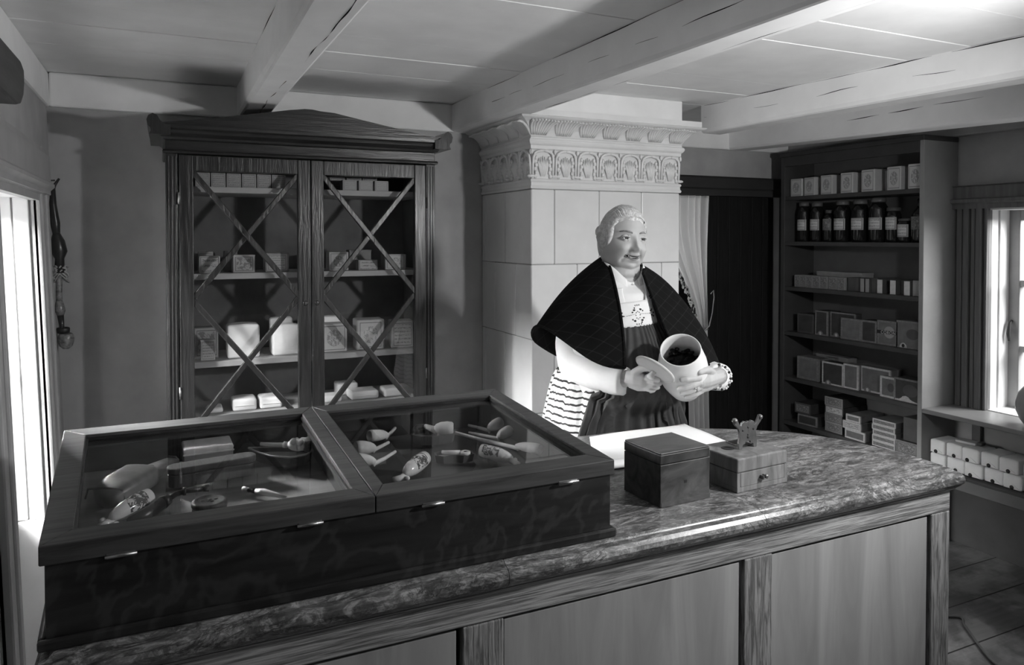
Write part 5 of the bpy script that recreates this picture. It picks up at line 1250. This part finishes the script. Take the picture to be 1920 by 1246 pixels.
def bibp(u, v, d=.010):
    z = 1.188 + .012 * u + v * .078; hw0 = 27 - 4.5 * v
    return off(torso(math.radians(-hw0 + u * (hw0 * 2 - 3)), z), d + .002 * math.sin(PI * u))
bib = MB().sheet(bibp, 30, 10, .0015)
bib.sheet(lambda u, v: off(torso(math.radians(9 + 11 * u + 7 * v), 1.258 + v * .098), .0095 - .003 * v), 6, 14, .0015)
bib.sheet(lambda u, v: off(torso(math.radians(-22 + 9 * u - 6 * v), 1.258 + v * .055), .0095 - .003 * v), 6, 14, .0015)
o = bib.build('bib', 'linen', per)
def motif(dots, name, mt):
    mb = MB()
    for u, v, ru, rv in dots:
        p = bibp(u, v, .0115); mb.ball(p, (ru, .0012, rv), seg=8)
    mb.build(name, mt, o)
D1 = []; D2 = []
for cx, s in ((.12, -1), (.88, 1)):
    for k in range(5): a = k * 1.256; D1.append((cx + .035 * math.cos(a), .46 + .14 * math.sin(a), .0028, .0028))
    D1 += [(cx + .06 * s * -1, .46, .003, .0016)]
for a in range(4): an = PI / 4 + a * PI / 2; D1 += [(.5 + .115 * math.cos(an), .45 + .30 * math.sin(an), .0042, .003), (.5 + .145 * math.cos(an + .25), .45 + .26 * math.sin(an + .25), .0026, .0026), (.5 + .145 * math.cos(an - .3), .45 + .33 * math.sin(an - .3), .002, .0026)]
for k in range(5): D2 += [(.25 + .045 * k, .46 + .01 * k, .0032, .0007), (.57 + .055 * k, .49 - .008 * k, .0032, .0007)]
for a in range(8): an = a * PI / 4; D2 += [(.5 + .05 * math.cos(an), .45 + .15 * math.sin(an), .0018, .0018)]
for du in (-.05, 0, .05): D2 += [(.5 + du, .84, .0018, .003), (.5 + du, .10, .0018, .003)]
motif(D1, 'embroidery', 'thread_dark'); motif(D2, 'embroidery', 'thread_grey')
mb = MB()
for u, v in ((.45, .28), (.62, .22), (.5, .36), (.66, .34), (.56, .29), (.3, .75), (.55, .95)): mb.ball(off(torso(math.radians(9 + 11 * u + 7 * v), 1.258 + v * .098), .011 - .003 * v), (.0022, .0012, .003), seg=7)
mb.build('embroidery', 'thread_dark', o)
# shawl
NK = [(-.083, -.018, 1.381), (-.088, .004, 1.392), (-.088, .035, 1.398), (-.065, .082, 1.41), (-.02, .102, 1.412), (.03, .082, 1.405), (.052, .04, 1.392), (.040, -.02, 1.378), (.010, -.076, 1.360)]
MD = [(-.108, -.142, 1.235), (-.182, -.098, 1.240), (-.228, .022, 1.272), (-.18, .15, 1.28), (-.03, .195, 1.24), (.12, .15, 1.27), (.172, .03, 1.272), (.168, -.090, 1.250), (.016, -.162, 1.236)]
HM = [(-.126, -.205, 1.072), (-.222, -.148, 1.100), (-.314, .034, 1.186), (-.26, .19, 1.10), (-.03, .28, 1.0), (.17, .20, 1.02), (.245, .04, 1.04), (.243, -.185, 1.045), (.050, -.222, 1.105)]
def cr(P, t):
    n = len(P) - 1; i = min(n - 1, int(t * n)); f_ = t * n - i
    p0, p1, p2, p3 = [Vector(P[max(0, min(n, i + k))]) for k in (-1, 0, 1, 2)]
    return .5 * ((2 * p1) + (-p0 + p2) * f_ + (2 * p0 - 5 * p1 + 4 * p2 - p3) * f_ ** 2 + (-p0 + 3 * p1 - 3 * p2 + p3) * f_ ** 3)
def shawl(u, v):
    a, b_, c_ = cr(NK, u), cr(MD, u), cr(HM, u)
    p = a * (2 * (v - .5) * (v - 1)) + b_ * (-4 * v * (v - 1)) + c_ * (2 * v * (v - .5))
    return p + Vector((0, 0, .003 * math.sin(v * 9 + u * 30) * v))
mb = MB().sheet(shawl, 120, 40, .006)
mb.tube([shawl(u / 60, 1.0) + Vector((0, 0, .002)) for u in range(61)], .0045, 8)
mb.tube([shawl(0.002, v / 30) for v in range(31)], .0045, 8); mb.tube([shawl(.998, v / 30) for v in range(31)], .0045, 8)
mb.build('shawl', 'shawl_plaid', per)
# ring
q = Vector((0.063, -0.314, 1.016)); q2 = Vector((0.047, -0.314, 1.016)); dd = (q2 - q).normalized()
tr_ = [Vector((.0112 * math.cos(a), .0112 * math.sin(a), 0)) for a in [2 * PI * k / 16 for k in range(17)]]
MB().tube(tr_, .0016, 6, X=align((0.053, -0.315, 1.019), dd)).ball((0.046, -0.325, 1.023), .0034, seg=8).build('finger_ring', 'brass', per)

# ---- jar and lid, held by the person
plain('jar_clay', .76, .4, .4, .04, 12); plain('lid_clay', .52, .5, .35, .06, 20)
PM = T(*PO) @ RZ(PRZ)
jb = PM @ Vector((0.092, -0.203, 0.991)); jm = PM @ Vector((-0.001, -0.316, 1.141)); ax = (jm - jb); JL = ax.length; ax.normalize()
jar = thing('tobacco_jar', 'large pale stoneware jar held tilted in the crook of the arm', 'jar', jb); jar.rotation_euler = ax.to_track_quat('Z', 'Y').to_euler()
prof = [(0, 0), (.040, 0), (.046, .004), (.058, .03), (.070, .06), (.0755, .085), (.0765, .105), (.074, .130), (.068, .155), (.0625, .175), (.0615, .186), (.0600, .1895), (.0575, .188), (.0570, .176), (.063, .150), (.069, .120), (.069, .095), (.060, .05), (.045, .02), (0, .016)]
k_ = JL / .189
mb = MB().lathe([(a, b_ * k_) for a, b_ in prof], 64)
for v in mb.bm.verts: 
    r_ = math.hypot(v.co.x, v.co.y)
    if r_ > .03: s_ = 1 + .004 * math.sin(v.co.z * 420) * (1 if v.co.z < .17 else 0); v.co.x *= s_; v.co.y *= s_
mb.build('jar_body', 'jar_clay', jar)
mb = MB(); random.seed(2)
mb.lathe([(0, .095), (.061, .095), (.063, .112), (.052, .125), (.03, .135), (0, .137)], 40)
for v in mb.bm.verts: v.co += Vector((0, 0, .012 * noise.noise(v.co * 60)))
for k in range(60): a = random.random() * 6.28; r_ = .056 * math.sqrt(random.random()); mb.ball((r_ * math.cos(a), r_ * math.sin(a), .122 + .016 * random.random() + .012 * max(0, math.cos(a - 1.4)) * r_ / .05), (.008, .006, .005), seg=6)
o = mb.build('loose_tobacco', 'pouch_leather'); o.matrix_world = jar.matrix_basis; o.location = jb
plain('tobacco', .012, .95, .1, .5, 90); o.data.materials[0] = M['tobacco']
tag(o, 'dark loose tobacco filling the open pale jar', 'tobacco', kind='stuff')
lc = PM @ Vector((-0.080, -0.302, 1.084)); er = PM.to_3x3() @ (Vector((-0.055, -0.297, 1.081)) - Vector((-0.073, -0.290, 1.081))).normalized(); et = PM.to_3x3() @ (Vector((-0.084, -0.308, 1.085)) - Vector((-0.073, -0.290, 1.081))).normalized()
upv = Vector((0, 0, 1)); mj = (er * .83 - upv * .49 + et * .28).normalized(); nn = (-er * .50 - upv * .80 + et * .36); nn = (nn - mj * nn.dot(mj)).normalized()
lid = thing('jar_lid', 'round pale lid of the jar held by its knob', 'jar lid', lc); lid.rotation_euler = nn.to_track_quat('Z', 'Y').to_euler()
MB().lathe([(0, -.006), (.058, -.006), (.063, -.004), (.065, .0), (.063, .003), (.055, .005), (.053, .0042), (.05, .0052), (.025, .008), (0, .009)], 48).build('disc', 'lid_clay', lid)
MB().lathe([(0, .007), (.009, .008), (.007, .014), (.010, .020), (.0125, .027), (.009, .033), (0, .035)], 20).build('knob', 'jar_clay', lid)

# curtain edging seen past the shoulder
